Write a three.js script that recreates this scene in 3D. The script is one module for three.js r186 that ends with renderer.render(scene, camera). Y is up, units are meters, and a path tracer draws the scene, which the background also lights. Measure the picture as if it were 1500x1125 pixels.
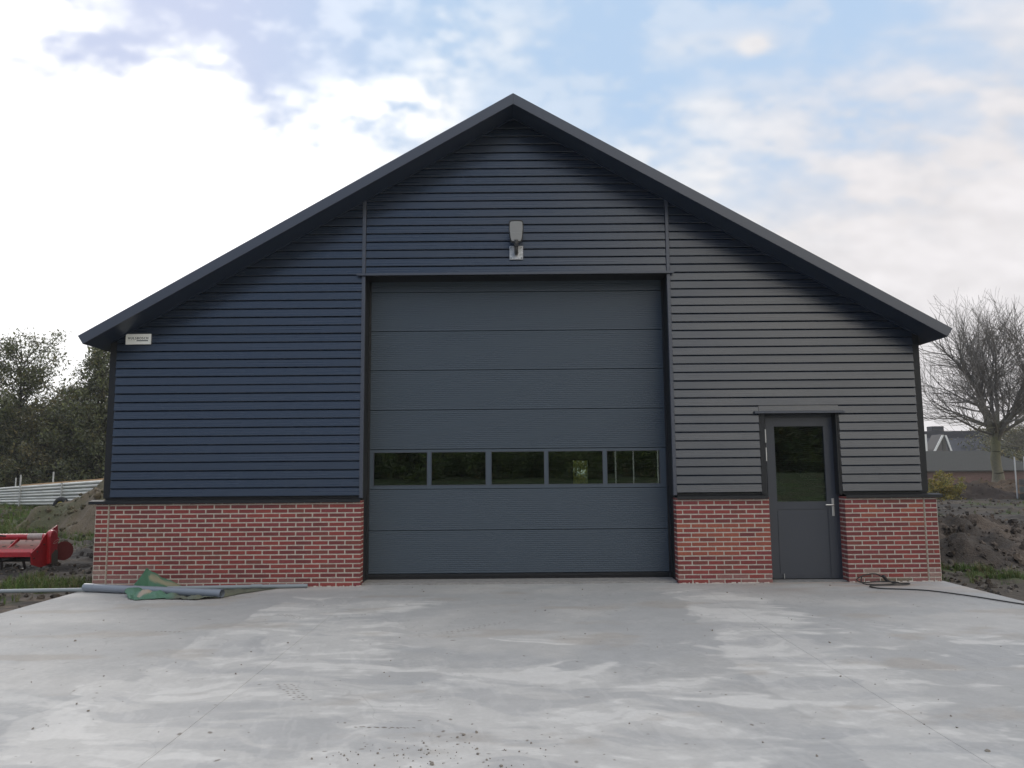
import * as THREE from 'three';
import { mergeGeometries, toCreasedNormals } from 'three/addons/utils/BufferGeometryUtils.js';
import { RoundedBoxGeometry } from 'three/addons/geometries/RoundedBoxGeometry.js';

// ---------------------------------------------------------------- camera, exposure, sun
const scene = new THREE.Scene();
const camera = new THREE.PerspectiveCamera(52.13, 4 / 3, 0.1, 2000);
camera.position.set(0, 1.54, 11);
camera.rotation.order = 'YXZ';
camera.rotation.set(THREE.MathUtils.degToRad(6.4), 0, -0.0085);
const renderer = new THREE.WebGLRenderer({ antialias: true });
renderer.toneMapping = THREE.LinearToneMapping;
renderer.toneMappingExposure = 1.0;
renderer.shadowMap.enabled = true;
const sun = new THREE.DirectionalLight(new THREE.Color(1, 0.95, 0.88), 0.55);
sun.position.set(-34, 26, -48); sun.target.position.set(0, 0, 0);   // veiled by the white cloud on the left
sun.castShadow = true; sun.shadow.radius = 30; sun.shadow.mapSize.set(2048, 2048);
Object.assign(sun.shadow.camera, { left: -40, right: 40, top: 40, bottom: -40, near: 1, far: 160 });
scene.add(sun, sun.target);

scene.fog = new THREE.FogExp2(new THREE.Color(0.86, 0.88, 0.9), 0.00055);            // thin haze added to lift the dark trees, standing in for lens flare veil

// ---------------------------------------------------------------- noise
function rng(seed) { let a = seed >>> 0; return () => { a = (a + 0x6D2B79F5) | 0; let t = Math.imul(a ^ (a >>> 15), 1 | a); t = (t + Math.imul(t ^ (t >>> 7), 61 | t)) ^ t; return ((t ^ (t >>> 14)) >>> 0) / 4294967296; }; }
function h2(x, y, s) { let h = Math.imul(x, 374761393) + Math.imul(y, 668265263) + Math.imul(s, 1442695041); h = Math.imul(h ^ (h >>> 13), 1274126177); return ((h ^ (h >>> 16)) >>> 0) / 4294967296; }
function vn(x, y, s = 0, px = 0) {
  const xi = Math.floor(x), yi = Math.floor(y); let fx = x - xi, fy = y - yi;
  fx = fx * fx * (3 - 2 * fx); fy = fy * fy * (3 - 2 * fy);
  const w = (i) => px ? ((i % px) + px) % px : i;
  const a = h2(w(xi), w(yi), s), b = h2(w(xi + 1), w(yi), s), c = h2(w(xi), w(yi + 1), s), d = h2(w(xi + 1), w(yi + 1), s);
  return a + (b - a) * fx + (c - a) * fy + (a - b - c + d) * fx * fy;
}
function fbm(x, y, o = 4, s = 0, px = 0) { let v = 0, a = 0.5, t = 0; for (let i = 0; i < o; i++) { v += a * vn(x, y, s + i * 17, px); t += a; a *= 0.5; x *= 2; y *= 2; px *= 2; } return v / t; }
const ss = (a, b, x) => { const t = Math.min(1, Math.max(0, (x - a) / (b - a))); return t * t * (3 - 2 * t); };
const mix = (a, b, t) => a + (b - a) * t;
const mix3 = (a, b, t) => [mix(a[0], b[0], t), mix(a[1], b[1], t), mix(a[2], b[2], t)];
const pw = (pts, x) => { if (x <= pts[0][0]) return pts[0][1]; for (let i = 1; i < pts.length; i++) if (x <= pts[i][0]) return mix(pts[i - 1][1], pts[i][1], (x - pts[i - 1][0]) / (pts[i][0] - pts[i - 1][0])); return pts[pts.length - 1][1]; };

// ---------------------------------------------------------------- sky: air and clouds, unseen parts shaped to light cladding and pad
{
  const W = 2048, H = 1024, D = new Float32Array(W * H * 4);
  const edgeL = [[-180, 20], [-60, 27], [-35, 27.2], [-30, 26.2], [-28, 26.4], [-23, 26.8], [-18.2, 25.3], [-14.4, 23.4], [-11, 23.6], [-6, 23.5], [-2, 20.5], [4, 18.5], [9, 19], [14, 20], [20, 21.5], [27, 24.5], [34, 28.5], [60, 40], [100, 60], [150, 55], [180, 20]];
  const soft = [[-180, 6], [-40, 2], [-28, 1.5], [-18, 1.8], [-12, 3.2], [-4, 4.5], [10, 5.5], [25, 7], [60, 14], [180, 10]];
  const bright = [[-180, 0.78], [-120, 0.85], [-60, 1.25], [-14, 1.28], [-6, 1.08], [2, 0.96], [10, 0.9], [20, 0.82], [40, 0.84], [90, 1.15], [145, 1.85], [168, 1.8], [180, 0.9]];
  const puffs = [[-32.5, 27.8, 4.8, 2.4, 1.0], [-9.5, 25.6, 5, 2.0, 0.85], [-5, 30, 3, 4.5, 0.42], [0.5, 30, 3.5, 3, 0.3], [18.3, 28.3, 1.4, 0.7, 0.6], [14, 29, 6, 1.1, 0.32], [14.5, 25, 4.5, 1.3, 0.3], [-14, 22.5, 6, 3.5, 0.4], [9, 22, 5, 2.2, 0.3], [22, 23, 9, 3, 0.25]];
  for (let j = 0; j < H; j++) {
    const el = ((j + 0.5) / H - 0.5) * 180;
    for (let i = 0; i < W; i++) {
      const th = ((i + 0.5) / W - 0.5) * Math.PI * 2;            // atan2(z, x)
      const dx = Math.cos(th), dz = Math.sin(th);
      const az = Math.atan2(dx, -dz) * 180 / Math.PI;
      const k = (j * W + i) * 4; let r, g, b;
      if (el < -2) { r = 0.2; g = 0.19; b = 0.16; } else {
        const ce = Math.cos(el * Math.PI / 180), px = dx * ce, pz = dz * ce, py = Math.sin(Math.max(el, 0) * Math.PI / 180);
        // noise in a cloud plane blended with a frontal one: no seam, streaks follow the layer
        const u = px * 7 + 40, v = pz * 7 + py * 9 + 40;
        const n1 = fbm(u * 1.3 + py * 6, v * 1.3, 6, 3), n2 = fbm(u * 3.1, v * 3.1 + py * 12, 5, 9), n3 = fbm(u * 7.5, v * 7.5 + py * 20, 5, 21);
        const e = pw(edgeL, az), s = pw(soft, az);
        let c = ss(-s, s, e - el + (n1 - 0.5) * mix(2.2, 8, ss(-14, 4, az)) + (n2 - 0.5) * mix(4.5, 8, ss(-14, 4, az)) + (n3 - 0.5) * 3.2);
        if (az > 4 && az < 70) c *= mix(1, ss(0.34, 0.6, n2), 0.38 * ss(4, 14, az) * ss(13, 23, el));
        let p = 0; for (const q of puffs) { const a = (az - q[0]) / q[2], d = (el - q[1]) / q[3]; const f = a * a + d * d; if (f < 9) p += q[4] * Math.exp(-f); }
        c = 1 - (1 - c) * (1 - Math.min(0.95, p * ss(0.32, 0.6, n1 * 0.35 + n2 * 0.45 + n3 * 0.2) * 1.7));
        c = Math.max(c, (0.35 + 0.6 * ss(0.35, 0.62, n1 * 0.6 + n2 * 0.4)) * ss(33, 50, el));  // cloud veil above the view, thickened to brighten the pad
        c = Math.max(c, 0.3 * ss(0.4, 0.66, n2 * 0.7 + n3 * 0.3));
        const back = Math.max(ss(-95, -130, az), ss(170, 180, az)) * ss(2, 7, el) * ss(62, 45, el); c *= 1 - 0.92 * back;  // clear blue gap behind left, added to cool and darken the left cladding
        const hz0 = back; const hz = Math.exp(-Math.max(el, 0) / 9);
        const air = mix3([0.485, 0.65, 0.875], [0.33, 0.5, 0.82], ss(34, 80, el));
        const warmAir = mix3(air, [0.63, 0.695, 0.9], ss(-4, -24, az) * (az > -60 ? 1 : 0.4));
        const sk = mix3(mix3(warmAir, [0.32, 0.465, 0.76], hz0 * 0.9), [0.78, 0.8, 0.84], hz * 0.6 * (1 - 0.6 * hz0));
        const B = mix(pw(bright, az), 1.25, ss(36, 60, el)) * (1 + (n2 - 0.5) * 0.18 + (n1 - 0.5) * 0.18 + (n3 - 0.5) * 0.14);
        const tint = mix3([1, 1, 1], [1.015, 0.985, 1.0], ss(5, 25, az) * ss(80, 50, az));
        if (az > 80) { const w = ss(80, 130, az) * ss(180, 172, az); tint[0] += 0.05 * w; tint[2] -= 0.1 * w; }  // warm bright cloud behind right, added to lighten the right cladding
        const cl = [B * tint[0], B * tint[1], B * tint[2]];
        const o = mix3(sk, cl, c); r = o[0]; g = o[1]; b = o[2];
        if (el < 0) { const t = -el / 2; r = mix(r, 0.2, t); g = mix(g, 0.19, t); b = mix(b, 0.16, t); }
      }
      D[k] = r; D[k + 1] = g; D[k + 2] = b; D[k + 3] = 1;
    }
  }
  const t = new THREE.DataTexture(D, W, H, THREE.RGBAFormat, THREE.FloatType);
  t.mapping = THREE.EquirectangularReflectionMapping; t.magFilter = t.minFilter = THREE.LinearFilter; t.wrapS = THREE.RepeatWrapping; t.needsUpdate = true;
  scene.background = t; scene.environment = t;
}

// ---------------------------------------------------------------- helpers
const names = {};
const numbered = (n) => { const k = names[n] = (names[n] ?? -1) + 1; return k ? `${n}_${String(k).padStart(3, '0')}` : n; };
function thing(name, label, category, pos = [0, 0, 0], ry = 0, group) {
  const o = new THREE.Group(); o.name = numbered(name); o.position.set(...pos); o.rotation.y = ry; scene.add(o);
  o.userData = { label, category }; if (group) o.userData.group = group; return o;
}
function part(name, geo, m, parent, label) {
  const o = new THREE.Mesh(geo, m); o.name = parent ? name : numbered(name); o.castShadow = o.receiveShadow = true;
  (parent || scene).add(o); if (label) o.userData.label = label; return o;
}
function sub(name, parent) { const g = new THREE.Group(); g.name = name; parent.add(g); return g; }
function struct(name, geo, m) { const o = part(name, geo, m); o.userData.kind = 'structure'; return o; }
const toB = (v) => { v = Math.min(1, Math.max(0, v)); return Math.round(255 * (v <= 0.0031308 ? v * 12.92 : 1.055 * Math.pow(v, 1 / 2.4) - 0.055)); };
function tex(w, h, fn, srgb = true, aniso = 8) {                     // fn(u, v) returns linear rgb (colour) or a number (data)
  const d = new Uint8Array(w * h * 4);
  for (let j = 0; j < h; j++) for (let i = 0; i < w; i++) {
    const c = fn((i + 0.5) / w, (j + 0.5) / h, i, j), k = (j * w + i) * 4;
    if (srgb) { d[k] = toB(c[0]); d[k + 1] = toB(c[1]); d[k + 2] = toB(c[2]); } else d[k] = d[k + 1] = d[k + 2] = Math.round(255 * Math.min(1, Math.max(0, c)));
    d[k + 3] = 255;
  }
  const t = new THREE.DataTexture(d, w, h); t.wrapS = t.wrapT = THREE.RepeatWrapping; t.magFilter = THREE.LinearFilter; t.minFilter = THREE.LinearMipmapLinearFilter; t.generateMipmaps = true; t.anisotropy = aniso;
  if (srgb) t.colorSpace = THREE.SRGBColorSpace; t.needsUpdate = true; return t;
}
const rp = (t, x, y, ox = 0, oy = 0) => { const c = t.clone(); c.repeat.set(x, y); c.offset.set(ox, oy); c.needsUpdate = true; return c; };
const col = (r, g, b) => new THREE.Color().setRGB(r, g, b);
const mat = (c, rough = 0.7, o = {}) => new THREE.MeshStandardMaterial({ color: Array.isArray(c) ? col(...c) : c, roughness: rough, ...o });

class MB {                                                            // collects triangles; uv in metres by box projection
  constructor() { this.p = []; this.c = []; this.n = []; }
  tri(a, b, c, k) { this.p.push(...a, ...b, ...c); if (k) { this.c.push(...k, ...k, ...k); } return this; }
  quad(a, b, c, d, k) { return this.tri(a, b, c, k).tri(a, c, d, k); }
  hex(v, k) { const [a, b, c, d, e, f, g, h] = v; this.quad(a, b, c, d, k); this.quad(f, e, h, g, k); this.quad(e, a, d, h, k); this.quad(b, f, g, c, k); this.quad(d, c, g, h, k); return this.quad(e, f, b, a, k); }   // front abcd (ccw), back efgh
  box(x0, x1, y0, y1, z0, z1, k) { return this.hex([[x0, y0, z1], [x1, y0, z1], [x1, y1, z1], [x0, y1, z1], [x0, y0, z0], [x1, y0, z0], [x1, y1, z0], [x0, y1, z0]], k); }
  rod(a, b, r0, r1, s = 6, k, cap = false) {
    const A = new THREE.Vector3(...a), B = new THREE.Vector3(...b), d = B.clone().sub(A).normalize();
    const u = new THREE.Vector3(Math.abs(d.y) > 0.9 ? 1 : 0, Math.abs(d.y) > 0.9 ? 0 : 1, 0).cross(d).normalize(), w = d.clone().cross(u);
    const ring = (P, r) => Array.from({ length: s }, (_, i) => { const t = i / s * Math.PI * 2; return [P.x + (u.x * Math.cos(t) + w.x * Math.sin(t)) * r, P.y + (u.y * Math.cos(t) + w.y * Math.sin(t)) * r, P.z + (u.z * Math.cos(t) + w.z * Math.sin(t)) * r]; });
    const p = ring(A, r0), q = ring(B, r1);
    for (let i = 0; i < s; i++) { const j = (i + 1) % s; this.quad(p[i], p[j], q[j], q[i], k); }
    if (cap) for (let i = 1; i < s - 1; i++) { this.tri(p[0], p[i + 1], p[i], k); this.tri(q[0], q[i], q[i + 1], k); }
    return this;
  }
  geo(crease) {
    let g = new THREE.BufferGeometry(); const P = new Float32Array(this.p); g.setAttribute('position', new THREE.BufferAttribute(P, 3));
    if (this.c.length) g.setAttribute('color', new THREE.BufferAttribute(new Float32Array(this.c), 3));
    g.computeVertexNormals(); const N = g.attributes.normal.array, U = new Float32Array(P.length / 3 * 2);
    for (let i = 0; i < P.length / 3; i++) {
      const nx = Math.abs(N[i * 3]), ny = Math.abs(N[i * 3 + 1]), nz = Math.abs(N[i * 3 + 2]);
      const [x, y, z] = [P[i * 3], P[i * 3 + 1], P[i * 3 + 2]];
      if (ny > nx && ny > nz) { U[i * 2] = x; U[i * 2 + 1] = z; } else if (nx > nz) { U[i * 2] = z; U[i * 2 + 1] = y; } else { U[i * 2] = x; U[i * 2 + 1] = y; }
    }
    g.setAttribute('uv', new THREE.BufferAttribute(U, 2));
    if (crease) g = toCreasedNormals(g, crease);
    return g;
  }
}
const boxG = (...a) => new MB().box(...a).geo();
function extr(pts, z0, z1, holes = [], bevel = 0) {
  const s = new THREE.Shape(pts.map((p) => new THREE.Vector2(...p))); for (const h of holes) s.holes.push(new THREE.Path(h.map((p) => new THREE.Vector2(...p))));
  const g = new THREE.ExtrudeGeometry(s, { depth: z1 - z0 - 2 * bevel, bevelEnabled: bevel > 0, bevelSize: bevel, bevelThickness: bevel, bevelOffset: -bevel, bevelSegments: 2 }); g.translate(0, 0, z0 + bevel); return g;
}
const rbox = (w, h, d, r, x = 0, y = 0, z = 0) => { const g = new RoundedBoxGeometry(w, h, d, 2, r); g.translate(x, y, z); return g; };
const tube = (pts, r, seg = 60, rad = 8) => new THREE.TubeGeometry(new THREE.CatmullRomCurve3(pts.map((p) => new THREE.Vector3(...p))), seg, r, rad, false);

// ---------------------------------------------------------------- textures
const grain = tex(512, 512, (u, v) => { const f = fbm(u * 3, v * 60, 4, 5, 3); return 0.5 + (f - 0.5) * 0.9; }, false);     // wood grain, long in u
const sheen = tex(512, 512, (u, v) => 0.5 + (fbm(u * 3, v * 44, 4, 15, 3) - 0.5) * 0.28 + (fbm(u * 4, v * 5, 3, 19, 4) - 0.5) * 0.2, false);
const gritC = tex(256, 256, (u, v) => { const f = 0.82 + 0.36 * (fbm(u * 16, v * 16, 4, 31, 16) - 0.5) + 0.25 * (vn(u * 90, v * 90, 8, 90) - 0.5); return [f, f * 0.99, f * 0.97]; });
const gritB = tex(256, 256, (u, v) => 0.5 + 0.7 * (fbm(u * 24, v * 24, 4, 41, 24) - 0.5), false);
const galvT = tex(256, 256, (u, v) => { const f = 0.75 + 0.5 * (vn(u * 20, v * 20, 55, 20) * 0.6 + vn(u * 7, v * 7, 56, 7) * 0.4 - 0.5); return [f, f * 1.01, f * 1.02]; });

// ---------------------------------------------------------------- ground
const X0 = 0.05;
const heap = (x, z, cx, cz, rx, rz, h) => { const d = Math.hypot((x - cx) / rx, (z - cz) / rz); return d < 1 ? h * Math.pow(Math.cos(d * Math.PI / 2), 1.4) : 0; };
const underPad = (x, z) => (x > -5.78 && x < 5.88 && z > -15.3 && z < 17.9);
function groundH(x, z) {
  if (underPad(x, z)) return -0.4;
  const far = ss(26, 60, Math.hypot(x, z));
  let h = -0.075 + (fbm(x * 0.35 + 50, z * 0.35 + 50, 3, 61) - 0.5) * 0.16;
  const near = ss(0.1, 1.6, Math.max(-5.78 - x, x - 5.88, z > 0 ? -9 : -9));
  if (z < 18) h += near * (1 - far) * ((Math.abs(fbm(x * 1.9 + 9, z * 1.9 + 9, 4, 67) - 0.5) * 0.36 - 0.03) + (fbm(x * 6, z * 6, 3, 71) - 0.5) * 0.07);
  h -= ss(0.9, 0, Math.max(-5.78 - x, x - 5.88)) * 0.02;
  h += 0.28 * ss(-9, -24, z) * ss(-7, -14, x);
  h -= 0.35 * ss(-55, -80, z) * ss(5, 30, x);
  h += 1.35 * ss(19, 40, z);
  return h;
}
const MUD = [0.045, 0.038, 0.033], WET = [0.03, 0.027, 0.026], DRY = [0.13, 0.1, 0.073], GRASS = [0.085, 0.125, 0.03], OLIVE = [0.09, 0.09, 0.035];
function grassMask(x, z) {
  const n = fbm(x * 0.5 + 20, z * 0.5 + 20, 4, 81), m = fbm(x * 1.7, z * 1.7, 3, 83);
  if (z > 16) return 1;
  let g = 0;
  if (x < 0) { g = ss(-5.5, -9, z) * ss(0.3, 0.48, n * 0.6 + m * 0.4); g = Math.max(g, ss(0.38, 0.52, m) * (heap(x, z, -6.85, -0.75, 1.15, 1.35, 1.3) > 0.2 ? 1 : 0)); g *= 1 - 0.9 * heap(x, z, -11.6, -13.3, 2.9, 2.8, 1.3); if (z > 0.4) g = Math.max(g, 0.5 * ss(0.5, 0.65, m)); }
  else { g = ss(0.53, 0.64, n * 0.5 + m * 0.5) * 0.7 * ss(-12, -17, z) * ss(-40, -30, z); g = Math.max(g, (heap(x, z, 6.7, -1.0, 1.0, 1.2, 1.3) > 0.3 ? 1 : 0) * ss(0.36, 0.5, m)); if (z < -46) g = 0.9; if (z > 3) g = Math.max(g, 0.4 * ss(0.5, 0.62, m)); }
  return Math.min(1, g);
}
{
  const axis = (dense, step) => { const s = new Set(); for (const [a, b] of dense) for (let t = a; t <= b + 1e-6; t += step) s.add(+t.toFixed(3)); return s; };
  const sx = axis([[-13, -5.5], [5.6, 12.5]], 0.075), sz = axis([[-9, 4]], 0.09);
  for (let t = -34; t <= 40; t += 0.4) { sx.add(+t.toFixed(3)); sz.add(+t.toFixed(3)); } for (let t = -30; t < -9; t += 0.2) sz.add(+t.toFixed(3));
  for (const t of [-700, -400, -250, -160, -110, -85, -70, -60, -52, -45, -39]) { sx.add(t); sx.add(-t); sz.add(t); sz.add(-t); }
  for (const t of [-5.79, -5.77, 5.87, 5.89]) sx.add(t);
  const xs = [...sx].sort((a, b) => a - b), zs = [...sz].sort((a, b) => a - b), nx = xs.length, nz = zs.length;
  const P = new Float32Array(nx * nz * 3), C = new Float32Array(nx * nz * 3), U = new Float32Array(nx * nz * 2), I = [];
  zs.forEach((z, j) => xs.forEach((x, i) => {
    const k = j * nx + i, y = groundH(x, z); P.set([x, y, z], k * 3); U.set([x * 0.5, z * 0.5], k * 2);
    const g = grassMask(x, z), d = ss(0.42, 0.66, fbm(x * 0.8 + 7, z * 0.8, 4, 91)), w = ss(0.45, 0.65, fbm(x * 0.25, z * 0.25 + 30, 3, 95));
    let c = mix3(mix3(MUD, WET, w * 0.8), DRY, d * (x < 0 ? 0.55 : 0.45));
    c = mix3(c, DRY, Math.min(0.9, heap(x, z, -11.6, -13.3, 3.4, 3.2, 1.1)));
    if (x < -5.8 && z > 0.2 && z < 6) c = mix3(c, mix3([0.17, 0.13, 0.1], MUD, ss(0.45, 0.6, fbm(x * 3, z * 3, 3, 99))), 0.8);
    if (x > 5.8 && z > -1.6 && z < 6) c = mix3(c, [0.12, 0.098, 0.075], 0.6);
    c = mix3(c, mix3(mix3(GRASS, OLIVE, ss(0.4, 0.6, fbm(x * 1.1, z * 1.1, 3, 97))), [0.05, 0.075, 0.02], 0.7 * ss(0.45, 0.6, fbm(x * 0.45, z * 0.9, 4, 98))), g * 0.85);
    C.set(c, k * 3);
  }));
  for (let j = 0; j < nz - 1; j++) for (let i = 0; i < nx - 1; i++) { const a = j * nx + i, b = a + 1, c = a + nx, d = c + 1; I.push(a, c, b, b, c, d); }
  const g = new THREE.BufferGeometry(); g.setAttribute('position', new THREE.BufferAttribute(P, 3)); g.setAttribute('color', new THREE.BufferAttribute(C, 3)); g.setAttribute('uv', new THREE.BufferAttribute(U, 2)); g.setIndex(I); g.computeVertexNormals();
  struct('ground', g, mat([1, 1, 1], 0.95, { vertexColors: true, map: rp(gritC, 1.6, 1.6), bumpMap: rp(gritB, 2.1, 2.1), bumpScale: 0.03 }));
}

// ---------------------------------------------------------------- concrete pad: three slabs between saw cuts
{
  const W = 2048, H = 1408, PX = 12.0, PZ = 8.25, OX = -5.9, OZ = -0.6;
  const segs = [];
  const R = rng(5);
  const marks = [];                                                   // clods and tyre tread prints of dried mud
  for (let i = 0; i < 420; i++) marks.push([OX + R() * PX, OZ + 0.3 + R() * PZ, 0.006 + R() * R() * 0.03, R() * 6.3]);
  for (let i = 0; i < 60; i++) { const a = R() * 6.3, q = Math.sqrt(-2 * Math.log(R() + 1e-6)) * 0.35; marks.push([-0.3 + Math.cos(a) * q * 1.3, 6.3 + Math.sin(a) * q * 0.7, 0.005 + R() * R() * 0.03, R() * 6.3]); }
  const tread = (x, z, n, dx, dz) => { for (let i = 0; i < n; i++) for (let k = 0; k < 3; k++) marks.push([x + dx * i + (R() - 0.5) * 0.02 + k * 0.05, z + dz * i + (R() - 0.5) * 0.02, 0.013 + R() * 0.008, 0.4 + R() * 0.3]); };
  tread(-0.98, 6.0, 7, 0.045, 0.004); tread(-1.75, 5.0, 9, 0.03, 0.05); tread(-0.7, 3.2, 12, 0.05, -0.05); tread(-2.6, 2.1, 7, 0.04, 0.04); tread(-3.55, 3.0, 5, 0.05, 0.01);
  const grid = new Map(); for (const m of marks) { const k = Math.floor(m[0] * 5) + ',' + Math.floor(m[1] * 5); for (const [a, b] of [[0, 0], [1, 0], [-1, 0], [0, 1], [0, -1]]) { const q = (Math.floor(m[0] * 5) + a) + ',' + (Math.floor(m[1] * 5) + b); if (!grid.has(q)) grid.set(q, []); grid.get(q).push(m); } }
  const map = tex(W, H, (u, v) => {
    const x = OX + u * PX, z = OZ + v * PZ;
    const n = fbm(x * 0.9 + 10, z * 0.9 + 10, 5, 101), nf = fbm(x * 9, z * 9, 4, 103);
    const wx = x + (fbm(x * 1.2, z * 1.2, 3, 151) - 0.5) * 0.9, wz = z + (fbm(x * 1.2 + 9, z * 1.2, 3, 153) - 0.5) * 0.7;
    const st = fbm(wx * 2.2, wz * 6.5, 6, 105), st2 = fbm(wx * 1.1 + wz * 1.3, wz * 4 - wx * 1.5, 6, 107), st3 = fbm(wx * 2 - wz * 2.6, wz * 3.4 + wx, 5, 109);
    let c = mix3([0.4, 0.4, 0.4], [0.48, 0.474, 0.466], ss(0.3, 0.7, n));
    c = mix3(c, [0.365, 0.372, 0.382], 0.65 * ss(0.48, 0.62, fbm(x * 0.6 + 30, z * 0.9, 5, 109)));
    // dried slurry beside the saw cuts and smeared over the front
    const dl = x + 2.0 + (n - 0.5) * 1.2, dr = x - 2.5 - (n - 0.5) * 0.9;
    const wl = (dl < 0 ? ss(-1.15, -0.95, dl) : ss(1.5, 0.2, dl)) * ss(0.5, 1.5, z), wr = (dr < 0 ? ss(-0.75, -0.5, dr) : ss(1.1, 0.1, dr)) * ss(0.2, 1.0, z);
    const fr = ss(3.2, 5.2, z + (st2 - 0.5) * 3) * ss(6, 0, Math.abs(x + 0.3)), rt = ss(2.6, 3.4, x) * ss(2.0, 3.6, z) * 0.55;
    const cov = Math.max(wl, wr, fr * 0.9, rt, 0.12);
    const sl = 0.42 * st + 0.34 * st2 + 0.24 * st3;
    c = mix3(c, [0.6, 0.592, 0.578], 0.5 * ss(0.56, 0.68, sl * 0.75 + cov * 0.34));
    c = mix3(c, [0.72, 0.71, 0.695], 0.42 * ss(0.535, 0.6, sl + (nf - 0.5) * 0.12) * ss(0.25, 0.7, cov));
    c = mix3(c, [0.41, 0.413, 0.42], 0.6 * ss(0.46, 0.4, st2 * 0.6 + st * 0.4) * cov);
    const tw = ss(0.5, 0.62, fbm(x * 26, z * 34, 3, 161)) * ss(0.5, 0.66, fbm(wx * 1.7, wz * 2.6, 4, 163)); c = mix3(c, [0.57, 0.56, 0.545], tw * 0.2);
    const ck = Math.abs(fbm(x * 0.7 + 5, z * 0.7, 4, 165) - 0.5); c = mix3(c, [0.27, 0.265, 0.26], 0.35 * ss(0.0022, 0.0008, ck) * ss(0.5, 0.6, fbm(x * 2, z * 2, 2, 167)));
    const scr = ss(0.64, 0.69, fbm(x * 0.9 + z * 4.2, x * 16 - z * 3.4, 3, 111)) * cov; c = mix3(c, [0.68, 0.672, 0.66], scr * 0.16);
    // reddish brown dust along the wall
    const dust = ss(1.5, 0.0, z) * (ss(-3.2, -4.6, x) + ss(2.6, 4.0, x)) * ss(0.35, 0.65, fbm(x * 1.4, z * 3.2, 4, 113));
    c = mix3(c, [0.4, 0.33, 0.285], dust * 0.8);
    const br = ss(0.6, 0.74, fbm(x * 1.1 + 60, z * 2.2 + 60, 5, 115)); c = mix3(c, [0.37, 0.335, 0.3], br * 0.5);
    const f = 1 + (nf - 0.5) * 0.14 + (vn(x * 60, z * 60, 117) - 0.5) * 0.07; c = [c[0] * f, c[1] * f, c[2] * f];
    const list = grid.get(Math.floor(x * 5) + ',' + Math.floor(z * 5));
    if (list) for (const m of list) { const dx = x - m[0], dz = z - m[1]; const a = Math.cos(m[3]), b = Math.sin(m[3]); const q = Math.hypot(dx * a + dz * b, (dz * a - dx * b) * 1.9) / m[2]; if (q < 1) c = mix3(c, [0.16, 0.135, 0.11], 0.8 * ss(1, 0.5, q)); }
    return [c[0] * 0.955, c[1] * 0.94, c[2] * 0.915];
  });
  map.wrapS = map.wrapT = THREE.ClampToEdgeWrapping;
  const bump = tex(1024, 704, (u, v) => { const x = u * PX, z = v * PZ; return 0.5 + 0.6 * (fbm(x * 6, z * 14, 4, 121) - 0.5) + 0.4 * (fbm(x * 30, z * 30, 3, 123) - 0.5); }, false);
  const rough = tex(512, 352, (u, v) => 0.62 + 0.3 * fbm(u * 14, v * 14, 4, 131), false);
  const m = mat([1, 1, 1], 1, { map, bumpMap: bump, bumpScale: 0.006, roughnessMap: rough });
  const pad = new THREE.Group(); pad.name = 'concrete_pad'; pad.userData.kind = 'structure'; scene.add(pad);
  const slab = (x0, x1) => {
    const nx = 24, nz = 60, zs = Array.from({ length: nz + 1 }, (_, i) => -0.6 + 18.4 * Math.pow(i / nz, 1.5));
    const b = new MB(), h = (x, z) => (fbm(x * 0.5 + 4, z * 0.5 + 4, 3, 141) - 0.5) * 0.008;
    for (let i = 0; i < nx; i++) for (let j = 0; j < nz; j++) { const xa = mix(x0, x1, i / nx), xb = mix(x0, x1, (i + 1) / nx), za = zs[j], zb = zs[j + 1]; b.quad([xa, h(xa, zb), zb], [xb, h(xb, zb), zb], [xb, h(xb, za), za], [xa, h(xa, za), za]); }
    const y = -0.18;
    for (let j = 0; j < nz; j++) { b.quad([x0, y, zs[j]], [x0, y, zs[j + 1]], [x0, h(x0, zs[j + 1]), zs[j + 1]], [x0, h(x0, zs[j]), zs[j]]); b.quad([x1, y, zs[j + 1]], [x1, y, zs[j]], [x1, h(x1, zs[j]), zs[j]], [x1, h(x1, zs[j + 1]), zs[j + 1]]); }
    const g = toCreasedNormals(b.geo(), 0.6), P = g.attributes.position.array, U = g.attributes.uv.array;
    for (let i = 0; i < P.length / 3; i++) { U[i * 2] = (P[i * 3] - OX) / PX; U[i * 2 + 1] = (P[i * 3 + 2] - OZ) / PZ; }
    return g;
  };
  for (const [a, b] of [[-5.81, -2.0], [-1.9965, 2.4765], [2.48, 5.91]]) part('concrete_slab', slab(a, b), m, pad);
  const fm = mat([0.5, 0.49, 0.47], 0.95); for (const x of [-1.99825, 2.47825]) part('joint_filler', boxG(x - 0.0017, x + 0.0017, -0.1, -0.004, -0.59, 17.7), fm, pad);
}

// ---------------------------------------------------------------- the barn
const barn = thing('barn', 'dark weatherboarded barn with red brick plinth and large sectional door', 'barn');
const RS = 0.573, RA = 6.72;                                          // roof slope and underside apex
const roofY = (x) => RA - RS * Math.abs(x - X0);
const paintTones = [[0.0145, 0.0235, 0.041], [0.0165, 0.0255, 0.044], [0.013, 0.0215, 0.0385], [0.0155, 0.0245, 0.042]];
const paint = paintTones.map((c, i) => new THREE.MeshPhysicalMaterial({ color: col(...c), roughness: 0.54 + 0.04 * (i % 3), roughnessMap: rp(sheen, 0.4, 1.7, i * 0.31, i * 0.17), ior: 1.68, bumpMap: rp(grain, 0.55, 1.9, i * 0.21, i * 0.37), bumpScale: 0.0012 }));
const trimM = new THREE.MeshPhysicalMaterial({ color: col(0.008, 0.009, 0.011), roughness: 0.62, ior: 1.5 });
const blackM = mat([0.012, 0.013, 0.015], 0.6);
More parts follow.
